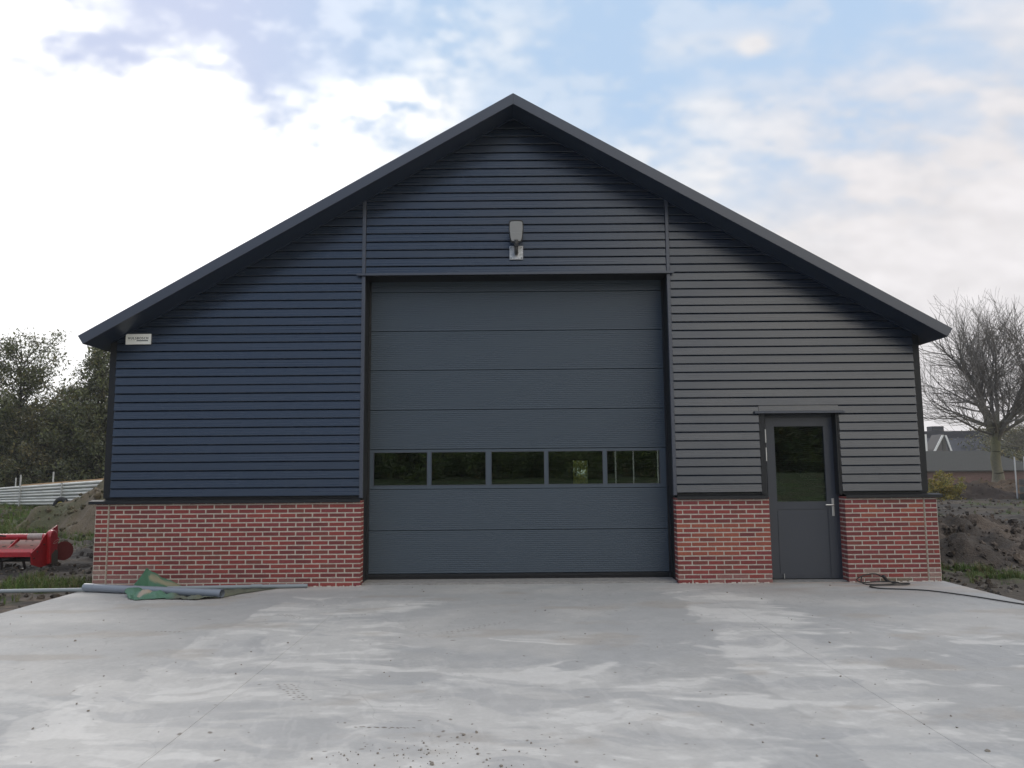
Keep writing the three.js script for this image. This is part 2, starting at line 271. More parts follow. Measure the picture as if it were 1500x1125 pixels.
const metalM = new THREE.MeshPhysicalMaterial({ color: col(0.054, 0.062, 0.083), roughness: 0.4, ior: 1.6 });
const doorM = new THREE.MeshPhysicalMaterial({ color: col(0.066, 0.086, 0.108), roughness: 0.4, ior: 1.5 });
const soffitM = new THREE.MeshPhysicalMaterial({ color: col(0.027, 0.039, 0.064), roughness: 0.38, ior: 1.5 });
const glassM = new THREE.MeshPhysicalMaterial({ color: col(0.86, 0.92, 0.88), roughness: 0.01, transmission: 1, thickness: 0, ior: 1.62 });

// solid walls behind the cladding, with the two door openings
{
  const lo = 1.185, L = -5.7, Rr = 5.79;
  for (const [a, b] of [[L, -2.105], [2.265, 3.55], [4.6, Rr]]) part('lower_wall', boxG(a, b, -0.1, lo, -0.43, -0.202), blackM, barn);
  const s = [[L, lo], [-2.105, lo], [-2.105, 4.36], [2.25, 4.36], [2.25, lo], [3.548, lo], [3.548, 2.335], [4.575, 2.335], [4.575, lo], [Rr, lo], [Rr, roofY(Rr)], [X0, RA], [L, roofY(L)]];
  part('gable_wall', extr(s, -0.43, -0.083), blackM, barn);
  const sideM = paint[0];
  part('side_wall', boxG(L - 0.02, L + 0.12, -0.1, roofY(L) - 0.01, -14.9, -0.435), sideM, barn);
  part('side_wall', boxG(Rr - 0.12, Rr + 0.02, -0.1, roofY(Rr) - 0.01, -14.9, -0.435), sideM, barn);
  part('rear_wall', extr([[L, -0.1], [Rr, -0.1], [Rr, roofY(Rr) - 0.01], [X0, RA - 0.01], [L, roofY(L) - 0.01]], -15.05, -14.905, [[[1.98, 1.1], [1.98, 1.9], [2.46, 1.9], [2.46, 1.1]]]), sideM, barn);
  part('added_rear_pane', boxG(1.981, 2.459, 1.101, 1.899, -14.99, -14.98), new THREE.MeshPhysicalMaterial({ color: col(0.95, 0.95, 0.93), roughness: 0.05, transmission: 1, thickness: 0 }), barn);  // rear window added to give the bright reflected patch in the fourth door pane
  part('floor', boxG(L + 0.13, Rr - 0.13, -0.1, 0.02, -14.88, -0.44), mat([0.16, 0.16, 0.16], 0.8, { map: gritC }), barn);
}
// roof
{
  const e = 5.98, t = 0.149, ex = 5.915;
  const under = (x) => RA - RS * x, top = (x) => RA + t - RS * x;
  const poly = [[X0 - ex, under(ex)], [X0, RA], [X0 + ex, under(ex)], [X0 + e, top(e)], [X0, RA + t], [X0 - e, top(e)]];
  const roof = part('roof', extr(poly, -15.4, 0.383), soffitM, barn);
  for (const s of [-1, 1]) {
    const a = 0.004, q = [[X0, RA - a], [X0 + s * (ex - 0.004), under(ex - 0.004) - a], [X0 + s * (e + 0.006), top(e + 0.006) + a], [X0, RA + t + 0.008]];
    part('verge_board', extr(s > 0 ? q : q.slice().reverse(), 0.384, 0.408, [], 0.004), metalM, roof);
    // lath in the corner of soffit and cladding
    const l = [[X0, RA - 0.002], [X0 + s * 5.72, roofY(X0 + 5.72) - 0.002], [X0 + s * 5.72, roofY(X0 + 5.72) - 0.02], [X0, RA - 0.02]];
    part('soffit_lath', extr(s > 0 ? l.slice().reverse() : l, -0.04, -0.018), soffitM, roof);
  }
  // ridge cap and standing seams of the roof sheets
  const b = new MB(); for (let z = 0.1; z > -15.2; z -= 0.6) for (const s of [-1, 1]) { const x0 = X0 + s * 0.12, x1 = X0 + s * 5.95; const y = (x) => RA + t - RS * Math.abs(x - X0); b.hex(s > 0 ? [[x0, y(x0), z], [x1, y(x1), z], [x1, y(x1) + 0.03, z], [x0, y(x0) + 0.03, z], [x0, y(x0), z - 0.03], [x1, y(x1), z - 0.03], [x1, y(x1) + 0.03, z - 0.03], [x0, y(x0) + 0.03, z - 0.03]] : [[x1, y(x1), z], [x0, y(x0), z], [x0, y(x0) + 0.03, z], [x1, y(x1) + 0.03, z], [x1, y(x1), z - 0.03], [x0, y(x0), z - 0.03], [x0, y(x0) + 0.03, z - 0.03], [x1, y(x1) + 0.03, z - 0.03]]); }
  part('roof_seams', b.geo(), metalM, roof);
}
// weatherboards
{
  const R = rng(77), EXP = 0.121;
  const board = (xL, xR, y0, yTop) => {
    const hw = (y) => Math.max(0, (RA + 0.03 - y) / RS), j = (R() - 0.5) * 0.003, k = (R() - 0.5) * 0.003, dz = (R() - 0.5) * 0.003, full = y0 + EXP + 0.012;
    // lapped board: proud lower edge, face leaning back, bevelled top under the next board
    const prof = [[y0 + 0.002, -0.081], [y0, -0.045 + dz], [y0 + 0.004, -0.0425 + dz], [y0 + EXP - 0.0185, -0.0565 + dz], [full, -0.078]];
    const cut = []; for (let i = 0; i < prof.length; i++) { const [y, z] = prof[i]; if (y <= yTop) cut.push([y, z]); else { const [ya, za] = prof[i - 1], t = (yTop - ya) / (y - ya); cut.push([yTop, mix(za, z, t)]); break; } }
    cut.push([cut[cut.length - 1][0], -0.082]);
    const P = cut.map(([y, z]) => { const l = Math.max(xL, X0 - hw(y)), r = Math.max(l, Math.min(xR, X0 + hw(y))); return [[l, y + j, z], [r, y + k, z]]; });
    if (P[0][1][0] - P[0][0][0] < 0.04) return;
    const b = new MB();
    for (let i = 0; i < P.length - 1; i++) b.quad(P[i][0], P[i][1], P[i + 1][1], P[i + 1][0]);
    for (let i = 1; i < P.length - 1; i++) { b.tri(P[0][0], P[i][0], P[i + 1][0]); b.tri(P[0][1], P[i + 1][1], P[i][1]); }
    part('weatherboard', b.geo(), paint[Math.floor(R() * 4)], barn);
  };
  for (let i = 0; i < 46; i++) {
    const y = 1.236 + i * EXP + 0;
    if (y > RA) break;
    if (y < roofY(-2.145)) board(-5.622, -2.147, y, 9);
    if (y > 4.36) board(-2.089, 2.231, y, 9);
    else if (y + EXP > 4.39) board(-2.089, 2.231, 4.39, y + EXP + 0.014);
    if (y < roofY(2.29)) {
      if (y > 2.33) board(2.289, 5.705, y, 9);
      else { board(2.289, 3.472, y, 9); board(4.602, 5.705, y, 9); if (y + EXP > 2.37) board(3.475, 4.6, 2.362, y + EXP + 0.014); }
    }
  }
  // corner boards and cover battens
  part('corner_board', boxG(-5.722, -5.56, 1.22, roofY(-5.722) + 0.02, -0.0825, -0.066), trimM, barn);
  part('corner_board', boxG(-5.724, -5.702, 1.22, roofY(-5.722) + 0.02, -0.25, -0.0835), trimM, barn);
  part('corner_board', boxG(5.64, 5.802, 1.22, roofY(5.802) + 0.02, -0.0825, -0.066), trimM, barn);
  part('corner_board', boxG(5.792, 5.804, 1.22, roofY(5.802) + 0.02, -0.25, -0.0835), trimM, barn);
  for (const x of [[-2.144, -2.094], [2.236, 2.284]]) {
    part('cover_batten', extr([[x[0], 1.2], [x[1], 1.2], [x[1], 4.355], [x[0], 4.355]], -0.084, -0.03, [], 0.003), metalM, barn);
    part('cover_batten', extr([[x[0], 4.392], [x[1], 4.392], [x[1], roofY(x[1])], [x[0], roofY(x[0])]], -0.084, -0.03, [], 0.003), metalM, barn);
  }
  for (const x of [[3.476, 3.545], [4.578, 4.597]]) part('door_trim', boxG(x[0], x[1], 1.2, 2.33, -0.0835, -0.05), trimM, barn);
  part('door_trim', boxG(4.556, 4.577, 1.2, 2.33, -0.2, -0.055), trimM, barn);
  // flashings: bent sheet with a lip
  const flash = (name, x0, x1, yb, yt, zf, lip, m = metalM) => { const b = new MB(); b.hex([[x0, yb, zf], [x1, yb, zf], [x1, yb + lip, zf], [x0, yb + lip, zf], [x0, yb, zf - 0.006], [x1, yb, zf - 0.006], [x1, yb + lip - 0.003, zf - 0.006], [x0, yb + lip - 0.003, zf - 0.006]]); b.hex([[x0, yb + lip - 0.003, zf - 0.001], [x1, yb + lip - 0.003, zf - 0.001], [x1, yb + lip + 0.001, zf - 0.002], [x0, yb + lip + 0.001, zf - 0.002], [x0, yt - 0.004, -0.0835], [x1, yt - 0.004, -0.0835], [x1, yt, -0.0835], [x0, yt, -0.0835]]); part(name, b.geo(), m, barn); };
  flash('lintel_flashing', -2.215, 2.335, 4.356, 4.4, 0.002, 0.03);
  flash('lintel_flashing', 3.405, 4.672, 2.33, 2.372, 0.002, 0.024);
  for (const [a, b] of [[-5.872, -2.112], [2.272, 3.535], [4.612, 5.945]]) flash('sill_flashing', a, b, 1.142, 1.202, 0.034, 0.04, trimM);
}
// brick plinth
{
  const mortarM = mat([0.58, 0.525, 0.455], 0.95, { map: rp(gritC, 3, 3), bumpMap: rp(gritB, 3, 3), bumpScale: 0.004 });
  const sandM = mat([0.36, 0.3, 0.24], 0.95, { map: rp(gritC, 3, 3) });
  const R = rng(2024), PITCH = 0.0628, BH = 0.0455, TOP = 1.165;
  const clay = [[0.275, 0.055, 0.05], [0.235, 0.048, 0.046], [0.305, 0.063, 0.054], [0.195, 0.046, 0.046], [0.25, 0.055, 0.058], [0.22, 0.06, 0.05]];
  const orange = [[0.36, 0.1, 0.062], [0.33, 0.088, 0.058]], dusty = [[0.3, 0.165, 0.145], [0.34, 0.21, 0.18], [0.29, 0.125, 0.115]], grey = [[0.2, 0.15, 0.11]];
  const tones = [...clay, ...orange, ...dusty, ...grey];
  const mats = tones.map((c, i) => mat(c, 0.78, { map: rp(gritC, 2.6, 2.6, i * 0.17, i * 0.31), bumpMap: rp(gritB, 3.4, 3.4, i * 0.13, 0), bumpScale: 0.003 }));
  const cache = new Map();
  const geoOf = (w, h) => { const key = Math.round(w * 250) + '_' + Math.round(h * 500); if (!cache.has(key)) { w = Math.round(w * 250) / 250; h = Math.round(h * 500) / 500; const c = 0.0025, x = w / 2, y = h / 2, b = new MB(); const A = [[-x + c, -y + c, 0], [x - c, -y + c, 0], [x - c, y - c, 0], [-x + c, y - c, 0]], B = [[-x, -y, -c], [x, -y, -c], [x, y, -c], [-x, y, -c]], D = B.map((p) => [p[0], p[1], -0.02]); b.quad(...A); for (let i = 0; i < 4; i++) { const j = (i + 1) % 4; b.quad(B[i], B[j], A[j], A[i]); b.quad(D[i], D[j], B[j], B[i]); } cache.set(key, b.geo()); } return cache.get(key); };
  const all = [];
  const put = (cx, y0, w, h, z, ry, ctx) => {
    if (w < 0.018 || h < 0.008) return;
    let t = Math.floor(R() * 6);
    const yc = y0 + h / 2;
    if (ctx === 'mid' && yc > 0.35 && yc < 0.8 && R() < 0.75 - Math.abs(yc - 0.56) * 1.1) t = 6 + Math.floor(R() * 2);
    if (ctx === 'right' && yc > 0.75 && R() < 0.2) t = 6 + Math.floor(R() * 2);
    if (ctx === 'pierL' && yc < 0.34 && R() < 1.25 - yc * 2.4) t = 8 + Math.floor(R() * 3);
    else if (ctx === 'left' && cx < -4.9 && yc < 0.3 && R() < 0.6) t = 10;
    else if (yc < 0.11 && R() < 0.4) t = 10;
    if (ctx === 'pierR' && yc < 0.16) t = 8 + Math.floor(R() * 3);
    if (ctx === 'right' && yc > 0.1 && yc < 0.17 && cx > 4.75 && cx < 5.05) t = 9;
    if (ctx === 'right' && yc < 0.07 && cx > 5.05 && cx < 5.45) t = R() < 0.6 ? 11 : t;
    all.push({ cx, y: yc, z, w, h, ry, t, tx: (R() - 0.5) * 0.006, tz: (R() - 0.5) * 0.006, dz: (R() - 0.5) * 0.0025, jy: (R() - 0.5) * 0.002 });
  };
  const row = (x0, x1, anchor, per, y0, h, z, ry, ctx, joint) => {    // bricks whose right edges lie at anchor - n * per, clipped to x0..x1
    for (let n = Math.floor((anchor - x1) / per) - 1; ; n++) { const r = anchor - n * per, l = r - (per - joint); if (r < x0) break; const a = Math.max(l, x0), b = Math.min(r, x1); if (b - a > 0.018) put((a + b) / 2, y0, b - a - (R() - 0.5) * 0.004, h, z, ry, ctx); }
  };
  const plinth = sub('brick_plinth', barn);
  const core = (x0, x1) => boxG(x0 + 0.004, x1 - 0.004, -0.1, TOP, -0.2, -0.0045);
  const spans = [[-5.79, -5.603, 'pierL'], [-5.588, -2.105, 'left'], [2.26, 3.553, 'mid'], [4.598, 5.682, 'right'], [5.697, 5.878, 'pierR']];
  for (const [a, b] of spans) part('mortar', core(a, b), mortarM, plinth);
  part('joint_strip', boxG(-5.605, -5.586, -0.1, TOP, -0.19, -0.007), sandM, plinth); part('joint_strip', boxG(5.68, 5.699, -0.1, TOP, -0.19, -0.007), sandM, plinth);
  for (let k = 0; k < 19; k++) {
    const y0 = 0.004 + k * PITCH, h = Math.min(BH, TOP - y0); const odd = k % 2;
    row(-5.588, -2.105, -2.105 + (odd ? 0 : 0.1137), 0.2275, y0, h, 0, 0, 'left', 0.018);
    row(2.26, 3.553, 3.553 + (odd ? 0.11 : 0), 0.2205, y0, h, 0, 0, 'mid', 0.0155);
    row(4.598, 5.682, 4.598 + 0.2205 * 6 - (odd ? 0.1103 : 0) - 0.016, 0.2205, y0, h, 0, 0, 'right', 0.0155);
    for (const [a, b, c] of [[-5.79, -5.603, 'pierL'], [5.697, 5.878, 'pierR']]) { if (odd) put((a + b) / 2, y0, b - a - 0.02, h, 0, 0, c); else { put(mix(a, b, 0.28), y0, 0.07, h, 0, 0, c); put(mix(a, b, 0.73), y0, 0.07, h, 0, 0, c); } }
    for (const [x, s] of [[-2.105, 1], [2.26, -1], [3.553, 1], [4.598, -1], [-5.79, -1], [5.878, 1]]) { // returns: faces along z
      const f = (z, w) => all.push({ cx: x - s * 0.0, y: y0 + h / 2, z, w, h, ry: s * Math.PI / 2, t: Math.floor(R() * 6), tx: 0, tz: 0, dz: 0, jy: 0 });
      if (odd) { f(-0.055, 0.1); f(-0.158, 0.08); } else f(-0.105, 0.19);
    }
  }
  const score = (b) => b.ry ? 0 : b.w * b.h / ((b.cx * b.cx) + 121);
  all.sort((a, b) => score(b) - score(a));
  const rest = [], M = new THREE.Matrix4(), Q = new THREE.Quaternion(), E = new THREE.Euler();
  all.forEach((b, i) => {
    const off = b.dz; const px = b.ry ? b.cx + Math.sign(b.ry) * off : b.cx, pz = b.ry ? b.z : b.z + off;
    const g = geoOf(b.w, b.h); E.set(b.tx, b.ry, b.tz);
    if (i < 300) { const m = part('brick', g, mats[b.t], plinth); m.position.set(px, b.y + b.jy, pz); m.rotation.copy(E); }
    else { const q = g.clone(); M.compose(new THREE.Vector3(px, b.y + b.jy, pz), Q.setFromEuler(E), new THREE.Vector3(1, 1, 1)); q.applyMatrix4(M); const n = q.attributes.position.count, c = new Float32Array(n * 3); for (let k = 0; k < n; k++) c.set(tones[b.t], k * 3); q.setAttribute('color', new THREE.BufferAttribute(c, 3)); rest.push(q); }
  });
  const r = part('brick', mergeGeometries(rest), mat([1, 1, 1], 0.78, { vertexColors: true, map: rp(gritC, 2.6, 2.6), bumpMap: rp(gritB, 3.4, 3.4), bumpScale: 0.003 }), plinth); r.userData.kind = 'stuff';
  // mortar smeared on the pad along the foot of the wall
  const b = new MB(); for (const [a, e] of [[-3.2, -2.1], [2.26, 3.5], [4.6, 5.85]]) for (let x = a; x < e; x += 0.045) { const w = 0.02 + R() * 0.05, d = 0.008 + R() * 0.03, hh = 0.004 + R() * 0.014; b.hex([[x, -0.01, d], [x + w, -0.01, d * 0.7], [x + w * 0.8, hh, 0.004], [x + w * 0.2, hh * 0.8, 0.004], [x, -0.01, -0.004], [x + w, -0.01, -0.004], [x + w, hh, -0.004], [x, hh, -0.004]]); }
  part('mortar_crumbs', b.geo(), mat([0.46, 0.42, 0.37], 0.95), plinth).userData.kind = 'stuff';
}
// sectional door
{
  const ZD = -0.45, door = sub('sectional_door', barn), xl = -2.2, xr = 2.36;
  const ribbed = (y0, y1) => {
    const b = new MB(), prof = []; prof.push([y0, ZD - 0.04], [y0, ZD - 0.006], [y0 + 0.006, ZD]);
    const n = Math.round((y1 - y0 - 0.03) / 0.0285), p = (y1 - y0 - 0.03) / n;
    for (let i = 0; i < n; i++) { const y = y0 + 0.015 + i * p; prof.push([y + p * 0.3, ZD], [y + p * 0.48, ZD - 0.005], [y + p * 0.62, ZD - 0.005], [y + p * 0.8, ZD]); }
    prof.push([y1 - 0.006, ZD], [y1, ZD - 0.006], [y1, ZD - 0.04]);
    for (let i = 0; i < prof.length - 1; i++) { const [a, za] = prof[i], [c, zc] = prof[i + 1]; b.quad([xl, a, za], [xr, a, za], [xr, c, zc], [xl, c, zc]); }
    b.quad([xr, y0, ZD - 0.04], [xl, y0, ZD - 0.04], [xl, y1, ZD - 0.04], [xr, y1, ZD - 0.04]);
    return b.geo(0.3);
  };
  const Y = [0.105, 0.715, 1.305, 1.878, 2.452, 3.037, 3.62, 4.206, 4.79];
  Y.slice(0, -1).forEach((y, i) => { if (i !== 2) part('door_panel', ribbed(y + 0.004, Y[i + 1] - 0.004), doorM, door); });
  // glazed section
  const y0 = 1.309, y1 = 1.874, gx = [[-2.022, -1.235], [-1.186, -0.385], [-0.315, 0.464], [0.51, 1.314], [1.362, 2.14]], b = new MB(), g0 = 1.352, g1 = 1.845;
  b.box(xl, xr, y0, g0, ZD - 0.04, ZD); b.box(xl, xr, g1, y1, ZD - 0.04, ZD);
  const st = [xl, ...gx.flat(), xr]; for (let i = 0; i < st.length; i += 2) b.box(st[i], st[i + 1], g0, g1, ZD - 0.04, ZD - 0.0005);
  const fr = part('window_frame', b.geo(), doorM, door);
  for (const [a, c] of gx) {
    part('pane', boxG(a, c, g0 + 0.001, g1 - 0.001, ZD - 0.022, ZD - 0.016), glassM, door); part('pane', boxG(a, c, g0 + 0.001, g1 - 0.001, ZD - 0.038, ZD - 0.032), glassM, door);
    const k = new MB(); k.box(a, c, g0, g0 + 0.011, ZD - 0.015, ZD + 0.004); k.box(a, c, g1 - 0.011, g1, ZD - 0.015, ZD + 0.004); k.box(a, a + 0.009, g0 + 0.011, g1 - 0.011, ZD - 0.015, ZD + 0.004); k.box(c - 0.009, c, g0 + 0.011, g1 - 0.011, ZD - 0.015, ZD + 0.004);
    part('glazing_bead', k.geo(), metalM, door);
  }
  part('bottom_rail', boxG(xl, xr, 0.066, 0.104, ZD - 0.04, ZD + 0.004), trimM, door);
  part('bottom_seal', boxG(xl, xr, 0.03, 0.065, ZD - 0.03, ZD - 0.002), mat([0.012, 0.012, 0.013], 0.8), door);
  for (const [a, c] of [[-2.104, -2.072], [2.222, 2.252]]) part('side_seal', boxG(a, c, 0.04, 4.36, ZD + 0.006, ZD + 0.02), blackM, door);
  part('threshold', boxG(-2.1, 2.255, -0.1, 0.028, -0.5, -0.085), mat([0.34, 0.33, 0.32], 0.9, { map: rp(gritC, 1.5, 1.5) }), door);
}
// side door with glass
{
  const Z = -0.2, d = sub('entrance_door', barn), m = new THREE.MeshPhysicalMaterial({ color: col(0.05, 0.055, 0.067), roughness: 0.38, ior: 1.5 });
  const f = new MB(); f.box(3.546, 3.6, 0.02, 2.33, -0.28, Z); f.box(4.572, 4.62, 0.02, 2.33, -0.28, Z); f.box(3.6, 4.572, 2.283, 2.33, -0.28, Z - 0.001);
  part('door_frame', f.geo(), m, d);
  const g0 = 1.078, g1 = 2.165, gl = 3.716, gr = 4.44, l = 3.605, r = 4.567, zf = Z + 0.006, zb = -0.26, b = new MB();
  b.box(l, gl, 0.03, 2.28, zb, zf); b.box(gr, r, 0.03, 2.28, zb, zf); b.box(gl, gr, g1, 2.28, zb, zf - 0.001); b.box(gl, gr, 0.985, g0, zb, zf - 0.001); b.box(gl, gr, 0.03, 0.1, zb, zf - 0.004); b.box(gl, gr, 0.1, 0.985, zb, zf - 0.009);
  const leaf = part('door_leaf', b.geo(), m, d);
  part('kick_panel', extr([[gl + 0.012, 0.1], [gr - 0.01, 0.1], [gr - 0.01, 0.972], [gl + 0.012, 0.972]], zf - 0.0088, zf - 0.0035, [], 0.002), m, d);
  part('pane', boxG(gl, gr, g0, g1, zf - 0.032, zf - 0.026), glassM, d); part('pane', boxG(gl, gr, g0, g1, zf - 0.05, zf - 0.044), glassM, d);
  const k = new MB(); k.box(gl, gr, g0, g0 + 0.014, zf - 0.025, zf + 0.001); k.box(gl, gr, g1 - 0.012, g1, zf - 0.025, zf + 0.001); k.box(gl, gl + 0.012, g0 + 0.014, g1 - 0.012, zf - 0.025, zf + 0.001); k.box(gr - 0.012, gr, g0 + 0.014, g1 - 0.012, zf - 0.025, zf + 0.001); part('glazing_bead', k.geo(), m, d);
  const steel = mat([0.62, 0.62, 0.62], 0.32, { metalness: 0.85 });
  const esc = rbox(0.036, 0.245, 0.012, 0.005, 4.508, 1.01, zf + 0.006);
  const lev = tube([[4.505, 1.045, zf + 0.01], [4.505, 1.045, zf + 0.045], [4.498, 1.045, zf + 0.052], [4.39, 1.045, zf + 0.052]], 0.011, 24, 10);
  const rose = new THREE.CylinderGeometry(0.014, 0.014, 0.012, 14); rose.rotateX(Math.PI / 2); rose.translate(4.508, 0.955, zf + 0.014);
  part('handle', mergeGeometries([esc, lev, rose].map((g) => g.index ? g.toNonIndexed() : g)), steel, d);
  for (const y of [2.02, 1.76]) { const h = new THREE.CylinderGeometry(0.0105, 0.0105, 0.19, 10); h.translate(3.597, y, Z + 0.015); part('hinge', h, mat([0.72, 0.72, 0.7], 0.35, { metalness: 0.6 }), d); }
  part('door_stop', rbox(0.014, 0.07, 0.02, 0.004, 3.775, 0.065, zf + 0.01), mat([0.3, 0.3, 0.29], 0.5), d);
  part('threshold', boxG(3.557, 4.596, -0.1, 0.018, -0.3, -0.06), mat([0.25, 0.25, 0.25], 0.85, { map: rp(gritC, 1.5, 1.5) }), d);
}

// ---------------------------------------------------------------- things on the gable
{
  const l = thing('wall_lamp', 'grey floodlight head on a galvanised plate bracket above the big door', 'lamp', [0.077, 4.68, 0]);
  const plate = part('mounting_plate', extr([[-0.097, -0.1], [0.097, -0.1], [0.097, 0.1], [-0.097, 0.1]], -0.04, -0.03, [], 0.002), mat([0.6, 0.6, 0.6], 0.45, { metalness: 0.55, map: rp(galvT, 5, 5) }), l);
  for (const x of [-0.075, 0.075]) for (const y of [-0.078, 0.078]) { const s = new THREE.CylinderGeometry(0.009, 0.009, 0.008, 6); s.rotateX(Math.PI / 2); s.translate(x, y, -0.027); part('bolt', s, mat([0.2, 0.2, 0.2], 0.5, { metalness: 0.7 }), plate); }
  part('bracket_arm', tube([[0, -0.012, -0.03], [0, -0.012, 0.03], [0, 0.01, 0.09], [0, 0.075, 0.13], [0, 0.14, 0.15]], 0.028, 20, 12), mat([0.07, 0.07, 0.07], 0.45), l);
  part('knuckle', rbox(0.062, 0.07, 0.06, 0.01, 0, 0.075, 0.13), mat([0.012, 0.012, 0.013], 0.5), l);
  const out = (k) => { const s = new THREE.Shape(); const w = 0.1 * k, h = 0.152 * k; s.moveTo(-w * 0.62, -h); s.quadraticCurveTo(-w * 0.8, -h * 0.96, -w * 0.9, -h * 0.45); s.lineTo(-w, h * 0.2); s.lineTo(-w * 0.98, h * 0.78); s.quadraticCurveTo(-w * 0.95, h * 0.97, -w * 0.72, h * 0.98); s.quadraticCurveTo(0, h * 1.04, w * 0.72, h * 0.98); s.quadraticCurveTo(w * 0.95, h * 0.97, w * 0.98, h * 0.78); s.lineTo(w, h * 0.2); s.lineTo(w * 0.9, -h * 0.45); s.quadraticCurveTo(w * 0.8, -h * 0.96, w * 0.62, -h); s.closePath(); return s; };
  const hd = new THREE.Group(); hd.name = 'lamp_head'; hd.position.set(0, 0.255, 0.175); hd.rotation.x = 0.22; l.add(hd);
  const hg = new THREE.ExtrudeGeometry(out(1), { depth: 0.05, bevelEnabled: true, bevelSize: 0.006, bevelThickness: 0.01, bevelSegments: 3, curveSegments: 10 }); hg.translate(0, 0, -0.06);
  part('housing', hg, mat([0.03, 0.03, 0.032], 0.5), hd);
  const fg = new THREE.ExtrudeGeometry(out(0.88), { depth: 0.006, bevelEnabled: true, bevelSize: 0.004, bevelThickness: 0.006, bevelSegments: 2, curveSegments: 10 }); fg.translate(0, 0, -0.004);
  part('lamp_cover', fg, mat([0.3, 0.3, 0.295], 0.5), hd);
  part('cover_seam', boxG(-0.082, 0.082, -0.026, -0.02, 0.006, 0.0088), mat([0.36, 0.36, 0.355], 0.5), hd);
}
{
  const c = document.createElement('canvas'); c.width = 512; c.height = 220; const x = c.getContext('2d');
  x.fillStyle = '#eff1ee'; x.fillRect(0, 0, 512, 220); x.fillStyle = '#2c3033'; x.font = 'bold 74px sans-serif'; x.textBaseline = 'alphabetic';
  const t = 'HULSBOSCH', w = x.measureText(t).width, sp = (438 - w) / 8; let px = 38; for (const ch of t) { x.fillText(ch, px, 116); px += x.measureText(ch).width + sp; }
  x.fillStyle = '#50565a'; x.fillRect(226, 134, 240, 24); x.fillStyle = '#b4b8b2'; for (let i = 0; i < 6; i++) x.fillRect(40 + i * 26, 140, 14, 12);
  const ct = new THREE.CanvasTexture(c); ct.colorSpace = THREE.SRGBColorSpace; ct.anisotropy = 8;
  const s = thing('company_sign', 'small white rectangular company sign under the left eave', 'sign', [-5.312, 3.464, -0.02]);
  part('sign_board', extr([[-0.178, -0.075], [0.178, -0.075], [0.178, 0.075], [-0.178, 0.075]], -0.022, 0, [], 0.002), mat([0.84, 0.85, 0.83], 0.4), s);
  const g = new THREE.PlaneGeometry(0.346, 0.141); g.translate(0, 0, 0.0015); part('lettering', g, new THREE.MeshStandardMaterial({ map: ct, roughness: 0.35 }), s);
}

